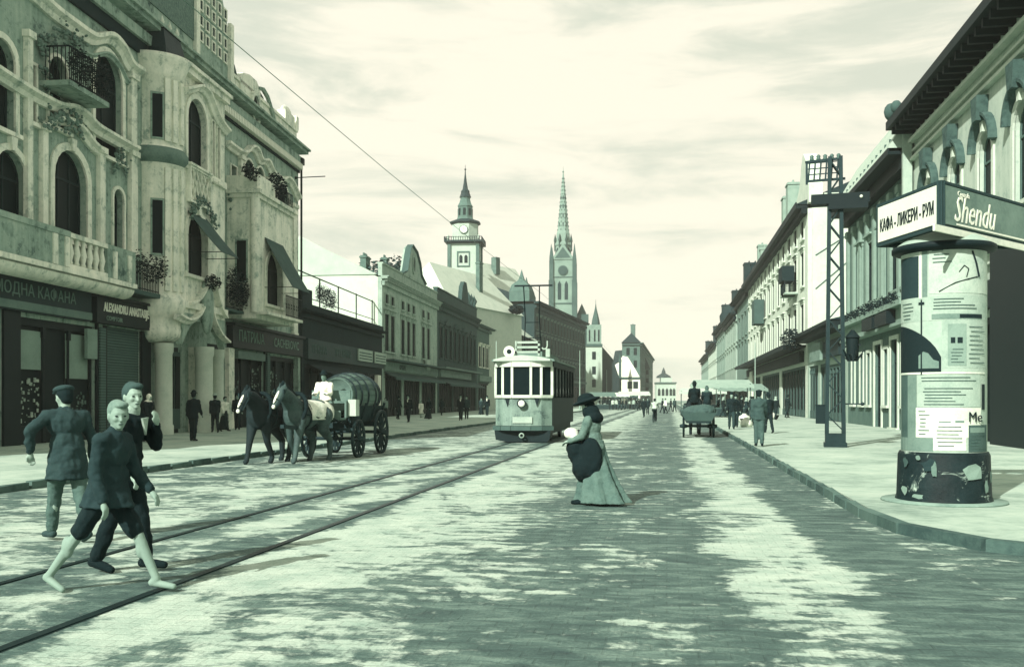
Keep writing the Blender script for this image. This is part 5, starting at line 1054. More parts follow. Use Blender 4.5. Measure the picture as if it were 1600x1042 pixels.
# car body behind the platform
MB().box(-W2, W2, .45, 8.4, .6, 1.66).build('body', tdk, TR); MB().box(-.95, .95, .5, 8.3, .3, .6).build('underframe', tdk, TR)
for s in (-1, 1):
    for k in range(8):
        y = .45+k*1.12; MB().box(s*W2-.04, s*W2+.04, y-.05, y+.05, 1.66, zt).build('window_post', tdk if k else tw, TR)
    for k in range(7): y = .5+k*1.12; MB().box(s*(W2-.02), s*(W2-.01), y, y+1.02, 1.7, zt).build('pane', tp, TR)
    MB().box(s*W2-.06, s*W2+.06, .45, 8.4, zt, zt+.2).build('head_board', tdk, TR)
    for y in (2.6, 6.0):
        w_ = MB().lathe([(.40, -.06), (.42, .05), (.36, .06), (.1, .05), (.1, -.06), (.40, -.06)], (s*.72, y, .40), 18, axis='X').build('wheel', railm, TR)
MB().box(-W2, W2, 8.4, 8.5, .6, zt).build('rear_end', tdk, TR)
rf = MB(); pr_ = [(-W2-.12, zt+.2), (-W2-.1, zt+.27), (-.7, zt+.38), (0, zt+.44), (.7, zt+.38), (W2+.1, zt+.27), (W2+.12, zt+.2)]
rf.prism(pr_, .2, 8.6); rf.build('roof', mat('tram_roof', .34, .6), TR)
MB().prism([(a*.9, zt+.2+(b-zt-.2)*.9) for a, b in pr_], -.12, .199).build('roof_hood', mat('tram_roof_pale', .6, .6), TR)
MB().box(-.55, .55, 1.5, 7, zt+.4, zt+.62).build('clerestory', mat('tram_roof', .34), TR)
dz = 3.36-.012; dx_ = atdepth(793, 550, 35)[0]-tx
q = MB().cyl((dx_, -.03, dz), (dx_, .03, dz), .21, n=22).build('line_disc', mat('white_board', .75), TR); MB().cyl((dx_, -.04, dz), (dx_, -.031, dz), .09, n=12).build('disc_centre', ink, q); MB().bar((dx_, 0, dz-.5), (dx_, 0, dz-.15), .04).build('disc_stem', tdk, q)
MB().bar((-.98, .1, zt+.25), (-.98, .1, zt+.95), .03).build('flag_staff', mat('coupling_pale', .5), TR)
rs = MB()
for k, zz in enumerate((3.30, 3.48, 3.66)): rs.box(-.32+.05*k, .62, .25, .4, zz, zz+.08)
rs.box(-.3, -.24, .25, .45, 3.2, 3.75).box(.55, .62, .25, .45, 3.2, 3.75).box(.85, 1.0, .2, .4, 3.15, 3.45)
rs.build('resistor_rack', mat('tram_plate', .55), TR)
MB().tube([(.7, .3, 3.5), (.76, .3, 3.44), (.86, .3, 3.46), (.9, .3, 3.55), (.9, .3, 3.75)], .03, 6).build('roof_hook', mat('tram_plate', .55), TR)
bow = MB(); zb = 5.95; bx0, bx1 = atdepth(801, 425, 36.5)[0]-tx, atdepth(862, 425, 36.5)[0]-tx
bow.bar((bx0, 1.6, zb), (bx1, 1.6, zb), .06).tube([(-.35, 2.8, 3.3), (-.2, 2.2, 4.7), (bx0+.35, 1.6, zb)], .022).tube([(.35, 2.8, 3.3), (.35, 2.2, 4.7), (bx1-.5, 1.6, zb)], .022).tube([(-.27, 2.5, 4.0), (.35, 2.5, 4.0)], .02).tube([(-.22, 2.3, 4.6), (.35, 2.3, 4.6)], .018)
bow.build('bow_collector', iron, TR)
# overhead contact wire and masts
wx = -5.13
sag = [(wx, 2, 5.96)]
for k in range(0, 9): sag += [(wx, 2+k*38+j*7.6, 5.98-.16*math.sin(PI*j/5)) for j in range(1, 6)]
w_ = MB().tube(sag, .007, 4).build('contact_wire', mat('wire', .38), None, label='thin overhead tram wire running above the track down the street', category='overhead wire')
def mast(px, py, label, h=7.2, arm=None):
    x, y = G(px, py); T = thing('tram_mast', label, 'mast', (x, y, 0), 0, 'tram wire masts')
    MB().cyl((0, 0, 0), (0, 0, h), .09, .05, 8).cyl((0, 0, 0), (0, 0, .9), .14, .12, 8).build('post', mat('mast_paint', .45, .6), T)
    if arm: MB().bar((0, 0, h-1), (arm-x, 0, h-1.1), .05).bar((0, 0, h-.2), ((arm-x)*.6, 0, h-1.05), .03).build('arm', iron, T)
mast(906, 641.5, 'thin pale mast standing just right of the tram', 8.6); mast(1180, 648, 'slender mast beside the market awnings on the right', 7.5); mast(948, 634, 'far mast left of the white shaped-gable house', 9)
# ------------------------------------------------------------------ people
_TX = bpy.data.textures.new('folds', 'CLOUDS'); _TX.noise_scale = .09; _TX.noise_depth = 3
def cap(mb, a, b, r0, r1, n=10):
    a = Vector(a); b = Vector(b)
    if (b-a).length > 1e-4: mb.cyl(a, b, r0, r1, n)
    mb.ball(a, r0*1.0, n, 7); mb.ball(b, r1*1.0, n, 7); return mb
def chain(mb, pts, rs, n=10):
    for i in range(len(pts)-1): cap(mb, pts[i], pts[i+1], rs[i], rs[i+1], n)
    return mb
def ell(mb, c, r, rot=None, n=12, k=9):
    vs, fs = sphere((0, 0, 0), r, n, k); M_ = rot or Matrix.Identity(3); mb.add([Vector(c)+M_ @ Vector(v) for v in vs], fs, True); return mb
def soft(o, vox, it=3, fold=0):
    m = o.modifiers.new('skin', 'REMESH'); m.mode = 'VOXEL'; m.voxel_size = vox; m.use_smooth_shade = True
    m = o.modifiers.new('smooth', 'SMOOTH'); m.iterations = it; m.factor = .5
    if fold: m = o.modifiers.new('folds', 'DISPLACE'); m.texture = _TX; m.strength = fold; m.mid_level = .5; m.texture_coords = 'GLOBAL'
    return o
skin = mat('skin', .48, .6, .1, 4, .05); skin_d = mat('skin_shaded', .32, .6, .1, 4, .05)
cloth = lambda L: mat('cloth_%02d' % int(L*100), L, .95, .3, 5, .3, 60)
def person(label, x, y, face, h=1.72, z=0, vox=.02, legs=((.25, .1), (-.2, .25)), arms=((-.2, .1, .25), (.25, .1, .25)), lean=.04, head=(0, 0), coat=.06, hem=.50, trousers=.06, shorts=None, skirt=None, hat=None, hair=.05, shoes=.03, sk=skin, hips=None, hands=False, group=None, seat=False, sc=1, headscarf=None, collar=None, wide=1.0, bareleg=False, flare=0, name='person'):
    s = h/1.75; T = thing(name, label, 'person', (x, y, z), face, group)
    Ry = Matrix.Rotation(lean, 3, 'Y'); hip = Vector((0, 0, .92*s))
    up = lambda a, b, c: hip+Ry @ Vector((a*s, b*s, c*s))
    J = {}; lowest = 9
    for i, (sg, (a, b)) in enumerate(((1, legs[0]), (-1, legs[1]))):
        H0 = hip+Vector((0, sg*.085*s*wide, -.02*s)); K = H0+Vector((math.sin(a), 0, -math.cos(a)))*.43*s; An = K+Vector((math.sin(a-b), 0, -math.cos(a-b)))*.41*s
        ft = a-b if not seat else 0; ft = max(-.75, min(.35, ft*.9)) if (a-b) < 0 else -ft*.25; toe = An+Vector((math.cos(ft)*.17, sg*.02, math.sin(ft)*.17 if ft < 0 else -.02))*s*.9+Vector((0, 0, -.05*s))
        J['leg%d' % i] = (H0, K, An, toe); lowest = min(lowest, An.z-.075*s, toe.z-.03*s)
    dz = -lowest if not seat else 0; off = Vector((0, 0, dz)); hip += off
    for i in (0, 1): J['leg%d' % i] = tuple(v+off for v in J['leg%d' % i])
    for i, (sg, ar) in enumerate(((1, arms[0]), (-1, arms[1]))):
        f, ab, e = ar[:3]; inn = ar[3] if len(ar) > 3 else 0
        S0 = up(0, sg*.185*wide, .47); E = S0+Vector((math.sin(f)*math.cos(ab), sg*math.sin(ab), -math.cos(f)*math.cos(ab)))*.29*s
        d = Vector((math.sin(f+e), sg*(math.sin(ab)*.5-inn), -math.cos(f+e))).normalized(); Hd = E+d*.25*s; J['arm%d' % i] = (S0, E, Hd, d)
    neck = up(.0, 0, .54); hc = up(.02, 0, .69); Rh = Matrix.Rotation(head[0], 3, 'Z') @ Matrix.Rotation(head[1]+lean*.3, 3, 'Y')
    hp = lambda a, b, c: hc+Rh @ Vector((a*s, b*s, c*s))
    b = MB()
    ell(b, hc, (.098*s, .078*s, .118*s), Rh); ell(b, hp(.035, 0, -.065), (.058*s, .05*s, .06*s), Rh)
    if vox < .016:
        cap(b, hp(.092, 0, .01), hp(.112, 0, -.028), .010*s, .016*s, 8); ell(b, hp(.078, 0, .033), (.022*s, .052*s, .013*s), Rh)
        for q in (-1, 1): ell(b, hp(0, q*.08, -.01), (.02*s, .012*s, .034*s), Rh); ell(b, hp(.068, q*.038, -.022), (.022*s, .022*s, .022*s), Rh)
        ell(b, hp(.078, 0, -.095), (.022*s, .026*s, .018*s), Rh); ell(b, hp(.088, 0, -.062), (.014*s, .026*s, .010*s), Rh)
    else: ell(b, hp(.1, 0, -.01), (.02*s, .014*s, .025*s), Rh)
    cap(b, neck-Vector((0, 0, .04*s)), hp(-.01, 0, -.06), .058*s, .052*s)
    ell(b, up(0, 0, .38), (.115*s, .16*s*wide, .17*s), Ry); ell(b, up(0, 0, .16), (.105*s, .14*s*wide, .17*s), Ry); ell(b, hip+Vector((0, 0, .0)), (.115*s, .155*s*wide, .12*s))
    for i in (0, 1):
        H0, K, An, toe = J['leg%d' % i]; chain(b, [H0, K, An], [.085*s, .052*s, .036*s]); ell(b, K.lerp(An, .28)+Vector((-.015*s, 0, 0)), (.055*s, .05*s, .1*s)); chain(b, [An+Vector((-.04*s, 0, -.035*s)), toe], [.036*s, .028*s]); cap(b, An, An+Vector((-.03*s, 0, -.03*s)), .036*s, .036*s)
        S0, E, Hd, d = J['arm%d' % i]; chain(b, [up(0, (1-2*i)*.1, .46), S0, E, Hd], [.07*s, .055*s, .04*s, .026*s])
        palm = Hd+d*.045*s; side = d.cross(Vector((1, 0, 0)) if abs(d.x) < .8 else Vector((0, 0, 1))).normalized(); fl = d.cross(side)
        if vox < .016:
            ell(b, palm, (.03*s, .03*s, .045*s), d.to_track_quat('Z', 'Y').to_matrix())
            for k, Lf in enumerate((.058, .068, .064, .05)):
                q0 = palm+d*.03*s+side*(k-1.5)*.019*s; q1 = q0+d*Lf*.55*s+fl*.008*s; q2 = q1+d*Lf*.42*s+fl*.028*s; chain(b, [q0, q1, q2], [.0115*s, .0105*s, .009*s], 6)
            chain(b, [palm-side*.02*s-d*.02*s, palm-side*.048*s+d*.01*s, palm-side*.052*s+d*.045*s+fl*.015*s], [.015*s, .012*s, .0105*s], 6)
        else: ell(b, Hd+d*.07*s, (.035*s, .03*s, .06*s), d.to_track_quat('Z', 'Y').to_matrix(), 8, 6)
    soft(b.build('body', sk, T), vox*.75 if vox < .016 else vox, 2)
    J['up'] = up; J['hc'] = hc; J['hp'] = hp; J['Rh'] = Rh; J['s'] = s; J['hip'] = hip; J['neck'] = neck
    if vox < .016:
        e = MB()
        for q in (-1, 1): ell(e, hp(.083, q*.034, .006), (.012*s, .014*s, .007*s), Rh, 8, 6)
        e.build('eyes', mat('eye_dark', .03), T); e = MB(); ell(e, hp(.0985, 0, -.063), (.006*s, .024*s, .004*s), Rh, 8, 6); e.build('mouth', mat('mouth_dark', .12), T)
    # trousers / shorts
    if trousers is not None:
        t = MB(); ell(t, hip, (.135*s, .17*s*wide, .14*s))
        for i in (0, 1):
            H0, K, An, toe = J['leg%d' % i]
            if shorts: chain(t, [H0, H0.lerp(K, shorts)], [.10*s, .082*s])
            else: chain(t, [H0, K, K.lerp(An, .93)], [.11*s, .078*s, .066*s])
        soft(t.build('shorts' if shorts else 'trousers', cloth(trousers), T), vox, 3, .035*s)
    if shoes is not None:
        for i in (0, 1):
            H0, K, An, toe = J['leg%d' % i]; t = MB(); chain(t, [An+Vector((-.045*s, 0, -.035*s)), An.lerp(toe, .55)+Vector((0, 0, -.012*s)), toe+Vector((.015*s, 0, .004*s))], [.044*s, .044*s, .036*s]); cap(t, An+Vector((0, 0, .05*s)), An, .045*s, .048*s)
            soft(t.build('shoe', cloth(shoes), T), vox*.8, 2)
    if coat is not None:
        t = MB(); ell(t, up(0, 0, .38), (.15*s, .195*s*wide, .19*s), Ry); ell(t, up(0, 0, .14), (.145*s, .178*s*wide, .2*s), Ry); cap(t, up(0, -.13*wide, .465), up(0, .13*wide, .465), .078*s, .078*s); cap(t, up(0, 0, .47), up(.0, 0, .54), .085*s, .068*s)
        z1 = hem*h; lg = [J['leg0'][1].x, J['leg1'][1].x]; f0, f1 = max(.14*s, max(lg)*.75+.06*s+flare), min(-.14*s, min(lg)*.75-.06*s-flare)
        top = hip+Vector((0, 0, .12*s)); n = 20; rings = []
        for j in range(6):
            q = j/5; zz = top.z+(z1-top.z)*q; rx = (.14*s)*(1-q)+((f0-f1)/2)*q; cx = top.x*(1-q)+((f0+f1)/2)*q; ry = (.17*s*wide)*(1-q)+(.205*s*wide+flare*.4)*q
            rings.append([(cx+rx*math.cos(2*PI*k/n)*(1+.03*math.sin(5*k)*q), ry*math.sin(2*PI*k/n)*(1+.04*math.cos(4*k)*q), zz) for k in range(n)])
        vs = [v for r in rings for v in r]; fs = [(j*n+k, j*n+(k+1) % n, (j+1)*n+(k+1) % n, (j+1)*n+k) for j in range(5) for k in range(n)]+[tuple(range(n)), tuple(reversed(range(5*n, 6*n)))]
        if z1 < top.z-.05: t.add(vs, fs)
        for i in (0, 1):
            S0, E, Hd, d = J['arm%d' % i]; chain(t, [up(0, (1-2*i)*.11*wide, .455), S0, E, E.lerp(Hd, .9)], [.085*s, .075*s, .06*s, .048*s])
        soft(t.build('coat', cloth(coat), T), vox, 3, .045*s)
        if collar: t = MB(); cap(t, up(.02, 0, .50), up(.03, 0, .57), .075*s, .07*s); soft(t.build('collar', cloth(collar), T), vox, 2)
        if collar: t = MB(); t.prism([(-.05*s, 0), (.05*s, 0), (0, -.16*s)], -.01, .01); o = t.build('shirt_front', cloth(collar), T, up(.155, 0, .50), (0, -lean, PI/2))
    if skirt:
        L_, z1, fl = skirt; top = hip+Vector((0, 0, .14*s)); n = 36; rings = []
        for j in range(9):
            q = j/8; zz = top.z+(z1-top.z)*q; r = .145*s+fl*(q**1.2); rings.append([(-.12*q*q+r*math.cos(2*PI*k/n)*(1+.26*q*math.sin(k*PI/2.25)), r*.82*math.sin(2*PI*k/n)*(1+.09*q*math.sin(k*PI/2.25+1)), zz) for k in range(n)])
        vs = [v for r in rings for v in r]; t = MB(); t.add(vs, [(j*n+k, j*n+(k+1) % n, (j+1)*n+(k+1) % n, (j+1)*n+k) for j in range(8) for k in range(n)]+[tuple(range(n)), tuple(reversed(range(8*n, 9*n)))], True)
        soft(t.build('skirt', cloth(L_), T), vox, 3, .03*s)
    if hair is not None:
        t = MB(); ell(t, hp(-.026, 0, .032), (.098*s, .092*s, .108*s), Rh); ell(t, hp(.035, .015, .098), (.068*s, .062*s, .034*s), Rh); ell(t, hp(-.05, 0, -.03), (.06*s, .075*s, .07*s), Rh)
        soft(t.build('hair', cloth(hair), T), vox*.7, 2, .01*s)
    if hat:
        kind, L_ = hat; t = MB()
        if kind == 'cap': ell(t, hp(-.01, 0, .085), (.125*s, .115*s, .05*s), Rh); ell(t, hp(.1, 0, .062), (.06*s, .07*s, .012*s), Rh)
        elif kind == 'brim': ell(t, hp(0, 0, .075), (.17*s, .155*s, .016*s), Rh); ell(t, hp(-.005, 0, .12), (.095*s, .085*s, .08*s), Rh)
        elif kind == 'big': ell(t, hp(.0, 0, .10), (.25*s, .22*s, .045*s), Rh); ell(t, hp(0, 0, .14), (.15*s, .14*s, .10*s), Rh)
        elif kind == 'scarf': ell(t, hp(-.02, 0, .01), (.115*s, .1*s, .13*s), Rh); ell(t, up(-.03, 0, .52), (.13*s, .16*s, .08*s), Ry)
        soft(t.build('headscarf' if kind == 'scarf' else 'hat', cloth(L_), T), vox*.8, 2)
    return T, J
# ---- the four in the foreground
x, y = G(168, 925); T, J = person('barefoot boy in dark coat and short trousers striding right in the foreground', x, y, -.02, 1.66, vox=.013, sk=mat('skin_tanned', .42, .6, .1, 4, .05), legs=((.60, .16), (-.60, .06)), arms=((.25, .10, .50, .1), (-.12, .10, .45)), lean=.12, head=(-.75, .1), coat=.10, hem=.43, trousers=.05, shorts=.85, hair=.36, shoes=None, collar=None, wide=.98)
x, y = G(196, 893); T, J = person('youth in black suit, hand raised to his chin, walking behind the barefoot boy', x, y, .0, 1.74, vox=.013, legs=((.26, .12), (-.22, .15)), arms=((.45, .35, 2.35, .75), (.10, .15, .5)), lean=.08, head=(-.6, .05), coat=.035, hem=.44, trousers=.04, hair=.16, shoes=.03, collar=.5, wide=.95)
x, y = G(106, 846); T, J = person('man in flat cap and long grey jacket walking away left, hand on hip', x, y, PI*.80, 1.76, vox=.014, legs=((.34, .12), (-.30, .18)), arms=((-.55, .85, .9, .55), (-.1, .3, .5)), lean=.14, head=(.25, .15), coat=.12, hem=.40, trousers=.24, hair=.05, hat=('cap', .12), shoes=.15, flare=.05, wide=1.08)
x, y = G(930, 788); T, J = person('woman in long grey skirt and dark broad hat crossing the road with bundles', x, y, PI*.93, 1.62, vox=.014, legs=((.3, .15), (-.35, .3)), arms=((.35, .15, .9, .3), (.45, .2, .9, .2)), lean=.15, head=(.1, .25), coat=.30, hem=.52, trousers=None, skirt=(.26, .04, .24), hair=.03, hat=('big', .03), shoes=.03)
up, s = J['up'], J['s']
t = MB(); ell(t, up(-.02, 0, .60), (.15*s, .15*s, .13*s)); ell(t, up(-.06, 0, .50), (.15*s, .2*s, .12*s)); soft(t.build('shawl', cloth(.035), T), .016, 3, .02)
t = MB(); ell(t, up(.29, -.02, .05), (.20*s, .22*s, .30*s)); ell(t, up(.20, .05, -.28), (.22*s, .24*s, .26*s)); ell(t, up(.05, .16, -.15), (.2*s, .1*s, .35*s)); soft(t.build('dark_bundle', cloth(.03), T), .018, 4, .04)
t = MB(); ell(t, up(.33, .12, .30), (.13*s, .1*s, .1*s)); ell(t, up(.28, .14, .22), (.08*s, .08*s, .08*s)); soft(t.build('white_bundle', cloth(.7), T), .014, 2, .03)
# ---- pedestrians, left pavement
def ped(px, py, label, face, h=1.7, z=.12, **k):
    x, y = G(px, py, z); return person(label, x, y, face, h, z, .03, **k)
ped(302, 689, 'man in black coat and hat standing before the white portal columns', PI*.5, 1.74, legs=((.06, .05), (-.08, .05)), hat=('brim', .03), coat=.04, hem=.45, trousers=.05, hair=.03, sk=skin_d)
ped(232, 690, 'woman in dark dress with white headcloth behind the raised elbow of the youth', -.3, 1.66, hat=('scarf', .85), coat=.04, hem=.5, trousers=None, skirt=(.05, .05, .2), hair=None)
ped(336, 676, 'man in dark suit and white shirt looking into the corner shop', PI*.7, 1.7, coat=.05, collar=.8, hat=('brim', .5), trousers=.05)
ped(351, 674, 'woman in white blouse by the shop door behind the horses', -.5, 1.6, coat=.75, hem=.52, trousers=None, skirt=(.06, .08, .16), hair=.04)
ped(371, 672, 'man in black standing left of the dark horse head', -1.2, 1.72, coat=.04, hat=('brim', .04))
ped(638, 660, 'man in dark coat with pale shirt walking by the gabled house', -1.6, 1.75, coat=.04, collar=.75, hat=('brim', .04))
ped(658, 653, 'child in a white dress on the left pavement', -1.4, 1.35, coat=.8, hem=.45, trousers=None, skirt=(.8, .35, .12), hair=.2)
ped(670, 655, 'dark-dressed woman beside the child in white', PI*.4, 1.6, coat=.05, trousers=None, skirt=(.05, .06, .18), hat=('scarf', .1))
ped(602, 653, 'person in pale shirt at the shop corner behind the wagon', -1.0, 1.6, coat=.4, hair=.05)
ped(720, 657, 'man in black suit, left one of the pair before the dark house', -1.5, 1.78, coat=.03, collar=.8, hat=('brim', .03), legs=((.2, .05), (-.15, .1)))
ped(729, 655, 'man in grey coat, right one of the pair before the dark house', -1.4, 1.72, coat=.12, trousers=.05, hat=('cap', .05))
ped(761, 650, 'man in black with white shirt front standing left of the tram', -1.5, 1.76, coat=.03, collar=.85, hat=('brim', .03))
ped(752, 648, 'woman in long dark skirt close to the tram', -1.3, 1.6, coat=.1, trousers=None, skirt=(.05, .06, .2), hat=('scarf', .3))
ped(690, 649, 'short figure by the grey canopy of the dark house', 1.5, 1.55, coat=.08, hair=.04)
ped(622, 655, 'man under the awning of the gabled house', 1.2, 1.7, coat=.06, hat=('cap', .06))
# ---- right side
ped(1186, 697.5, 'man in grey suit and dark cap standing alone on the right pavement', PI*.5, 1.76, coat=.16, hem=.47, trousers=.2, hat=('cap', .04), hair=.03, legs=((.05, .04), (-.06, .06)), sk=skin_d)
ped(1201, 677, 'man in black just behind the grey-suited man', PI*.6, 1.72, coat=.04, trousers=.05, hat=('brim', .04))
ped(1143, 671, 'man in dark suit walking towards us past the green cart', -PI*.5, 1.78, coat=.05, trousers=.12, hat=('brim', .04), legs=((.3, .1), (-.25, .15)))
ped(1150, 668, 'man in black close behind the cart, beside the walking man', -1.8, 1.7, coat=.035, hat=('brim', .03))
ped(1230, 653, 'man in long dark coat by the shopfront wall', PI*.2, 1.8, coat=.04, hem=.3, hat=('brim', .03))
rng = random.Random(11)
crowd = [(1122, 650, 'woman in pale scarf at the left end of the market crowd'), (1130, 652, 'man in black hat at the market crowd beside the stall post'), (1158, 655, 'man in the middle of the market crowd under the awning'), (1166, 658, 'woman in light apron among the market crowd'), (1174, 654, 'man half hidden behind the woman in apron'), (1212, 656, 'seated figure beside the white sacks'), (1109, 647, 'figure behind the cart driver')]
for i, (px, py, lab) in enumerate(crowd):
    ped(px, py, lab, rng.uniform(-3, 3), rng.uniform(1.6, 1.78), coat=rng.choice([.03, .05, .1]), hat=rng.choice([('brim', .03), ('cap', .05), ('scarf', .5)]), trousers=.06)
# road, far
x, y = G(1022, 660)
B_ = thing('bicycle', 'bicycle ridden away from us in the middle of the road', 'bicycle', (x, y, 0), PI/2-.1)
for xx in (-.5, .55):
    q = MB().lathe([(.33, -.02), (.35, 0), (.33, .02), (.31, 0), (.33, -.02)], (0, 0, 0), 20, axis='Y').build('wheel', tdk, B_, (xx, 0, .35))
    sp_ = MB(); [sp_.bar((0, 0, 0), (.32*math.cos(a*PI/5), 0, .32*math.sin(a*PI/5)), .006) for a in range(10)]; sp_.build('spokes', railm, q)
MB().tube([(-.5, 0, .35), (-.05, 0, .35), (-.2, 0, .85), (-.5, 0, .35)], .018).tube([(-.05, 0, .35), (.42, 0, .85), (-.2, 0, .8)], .018).tube([(.55, 0, .35), (.4, 0, 1.0)], .018).build('frame', tdk, B_)
MB().tube([(.3, .28, 1.02), (.42, .1, 1.05), (.42, -.1, 1.05), (.3, -.28, 1.02)], .016).build('handlebar', tdk, B_); MB().ball((-.2, 0, .9), (.14, .09, .04)).build('saddle', tdk, B_)
person('cyclist in pale shirt riding away down the road', x+.02, y-.2, PI/2-.1, 1.7, .02, .03, legs=((1.2, 1.2), (.7, .6)), arms=((.9, .1, .3), (.9, .1, .3)), lean=.35, coat=.6, hem=.55, trousers=.06, hair=.05, hat=('cap', .05), seat=True)
for px, py, lab, L_ in ((1006, 652, 'dark pedestrian left of the cyclist', .04), (1012, 648, 'second dark pedestrian left of the cyclist', .08), (1040, 646, 'person in white far down the middle of the road', .8), (1035, 645, 'dark person beside the one in white far down the road', .04), (1048, 643, 'dark figure near the far pavilion', .05), (1054, 644, 'grey figure right of the far pavilion', .15), (998, 641, 'tiny dark figure before the end house', .04), (990, 640, 'tiny pale figure before the end house', .5)):
    ped(px, py, lab, rng.uniform(-3, 3), 1.72, z=0, coat=L_, trousers=.05, hair=.04)
# ---- market stalls
def stall(px, py, w, d, h, L_, label, goods=True):
    x, y = G(px, py); T = thing('market_stall', label, 'market stall', (x, y, .12 if px > 1060 else 0), rng.uniform(-.08, .08), 'market stalls with pale canvas')
    for sx in (-1, 1):
        for sy in (0, 1): MB().bar((sx*w/2, sy*d, 0), (sx*w/2, sy*d, h-.2), .07).build('post', mat('grey_wood', .2), T)
    mb = MB(); mb.add([(-w/2-.3, -.3, h-.35), (w/2+.3, -.3, h-.35), (w/2+.3, d+.3, h-.35), (-w/2-.3, d+.3, h-.35), (-w/2, d/2, h+.15), (w/2, d/2, h+.15)], [(0, 1, 5, 4), (2, 3, 4, 5), (1, 2, 5), (3, 0, 4)])
    n = 14; mb.prism([(-w/2-.3, h-.35)]+[(-w/2-.3+(w+.6)*i/n, h-.6+(.08 if i % 2 else 0)) for i in range(n+1)]+[(w/2+.3, h-.35)], -.32, -.3)
    mb.build('canopy', mat('canvas_%d' % int(L_*100), L_, .9, .12), T)
    MB().box(-w/2+.1, w/2-.1, .2, d-.1, .7, .8).build('table', mat('grey_wood', .2), T); MB().box(-w/2+.15, w/2-.15, .2, .25, .1, .7).build('table_front', cloth(.12), T)
    for k in range(4): MB().ball((-w/2+.5+k*(w-1)/3, d*.4, .9), (.25, .2, .16), 8, 6).build('goods', cloth(rng.choice([.1, .5, .7, .05])), T)
stall(1128, 654, 4.6, 3, 3.0, .48, 'large market stall with pale peaked canvas behind the cart')
stall(1160, 651, 4.0, 3, 2.8, .4, 'market stall with greyish canvas right of the large one')
stall(1098, 645, 5, 3, 2.7, .6, 'far market stall with white canvas left of the large one')
stall(958, 639, 5, 3, 2.6, .7, 'market stall with white canvas on the far left side'); stall(940, 640, 4, 3, 2.6, .3, 'grey market stall at the foot of the chapel'); stall(990, 639, 5, 3, 2.8, .62, 'pale market stall before the end house'); stall(975, 638.5, 4, 3, 2.4, .15, 'dark market stall between the two pale ones')
for i in range(13):
    px = 937+i*5.2; ped(px, 639.5+rng.uniform(-.6, 1.2), 'far dark figure number in the market row' if False else ['leftmost tiny figure of the far market row', 'tiny figure second from the left in the far market row', 'tiny figure third from the left in the far market row', 'tiny figure at the grey stall of the far market', 'tiny figure right of the grey far stall', 'tiny figure left of the white far stall', 'tiny figure in front of the white far stall', 'tiny figure right of the white far stall', 'tiny figure before the far monument', 'tiny figure left of the dark far stall', 'tiny figure right of the dark far stall', 'tiny figure left of the last far stall', 'rightmost tiny figure of the far market row'][i], rng.uniform(-3, 3), 1.7, z=0, coat=rng.choice([.03, .04, .08, .6]), hair=.04)
# sacks and baskets by the crowd
for i, (px, py, r, L_, nm, lab) in enumerate(((1204, 655, .42, .8, 'sack', 'white sack on the pavement right of the crowd'), (1210, 654, .36, .05, 'basket', 'dark round basket beside the white sack'), (1170, 664, .5, .06, 'basket', 'long dark basket on the pavement before the crowd'), (1166, 667, .35, .75, 'sack', 'small white bundle before the crowd'), (1163, 660, .4, .7, 'sack', 'white bundle at the feet of the crowd'))):
    x, y = onpave(px, py); o = MB().lathe([(0, 0), (r*.8, 0), (r, r*.5), (r*.85, r*1.0), (r*.3, r*1.3), (r*.34, r*1.45), (0, r*1.45)] if nm == 'sack' else [(0, 0), (r*.7, 0), (r, r*.7), (r*1.05, r*.75), (r*.9, r*.7), (0, r*.6)], n=14).build(nm, cloth(L_), None, (x, y, .12), label=lab, category=nm)
# ------------------------------------------------------------------ wheels, horses, wagon, cart
def wheel(r, parent, loc, m, n=12, w=.07, name='wheel'):
    o = MB().lathe([(r, -w/2), (r, w/2), (r-.07, w/2-.01), (r-.07, -w/2+.01), (r, -w/2)], (0, 0, 0), 28, axis='X').build(name, m, parent, loc)
    MB().lathe([(r+.012, -w/2-.003), (r+.012, w/2+.003), (r, w/2+.003), (r, -w/2-.003), (r+.012, -w/2-.003)], (0, 0, 0), 28, axis='X').build('tyre', railm, o)
    MB().lathe([(0, -.16), (.06, -.16), (.09, -.05), (.09, .05), (.06, .16), (0, .16)], (0, 0, 0), 12, axis='X').build('hub', m, o)
    sm = MB().bar((0, 0, .07), (0, 0, r-.06), .035, .05).mesh('spoke', m)
    for k in range(n): place('spoke', sm, o, (0, 0, 0), (2*PI*k/n, 0, 0))
    return o
hide = mat('horse_hide', .05, .8, .6, 3, .1, spec=.2); white_m = mat('white_marking', .8, .8, .1)
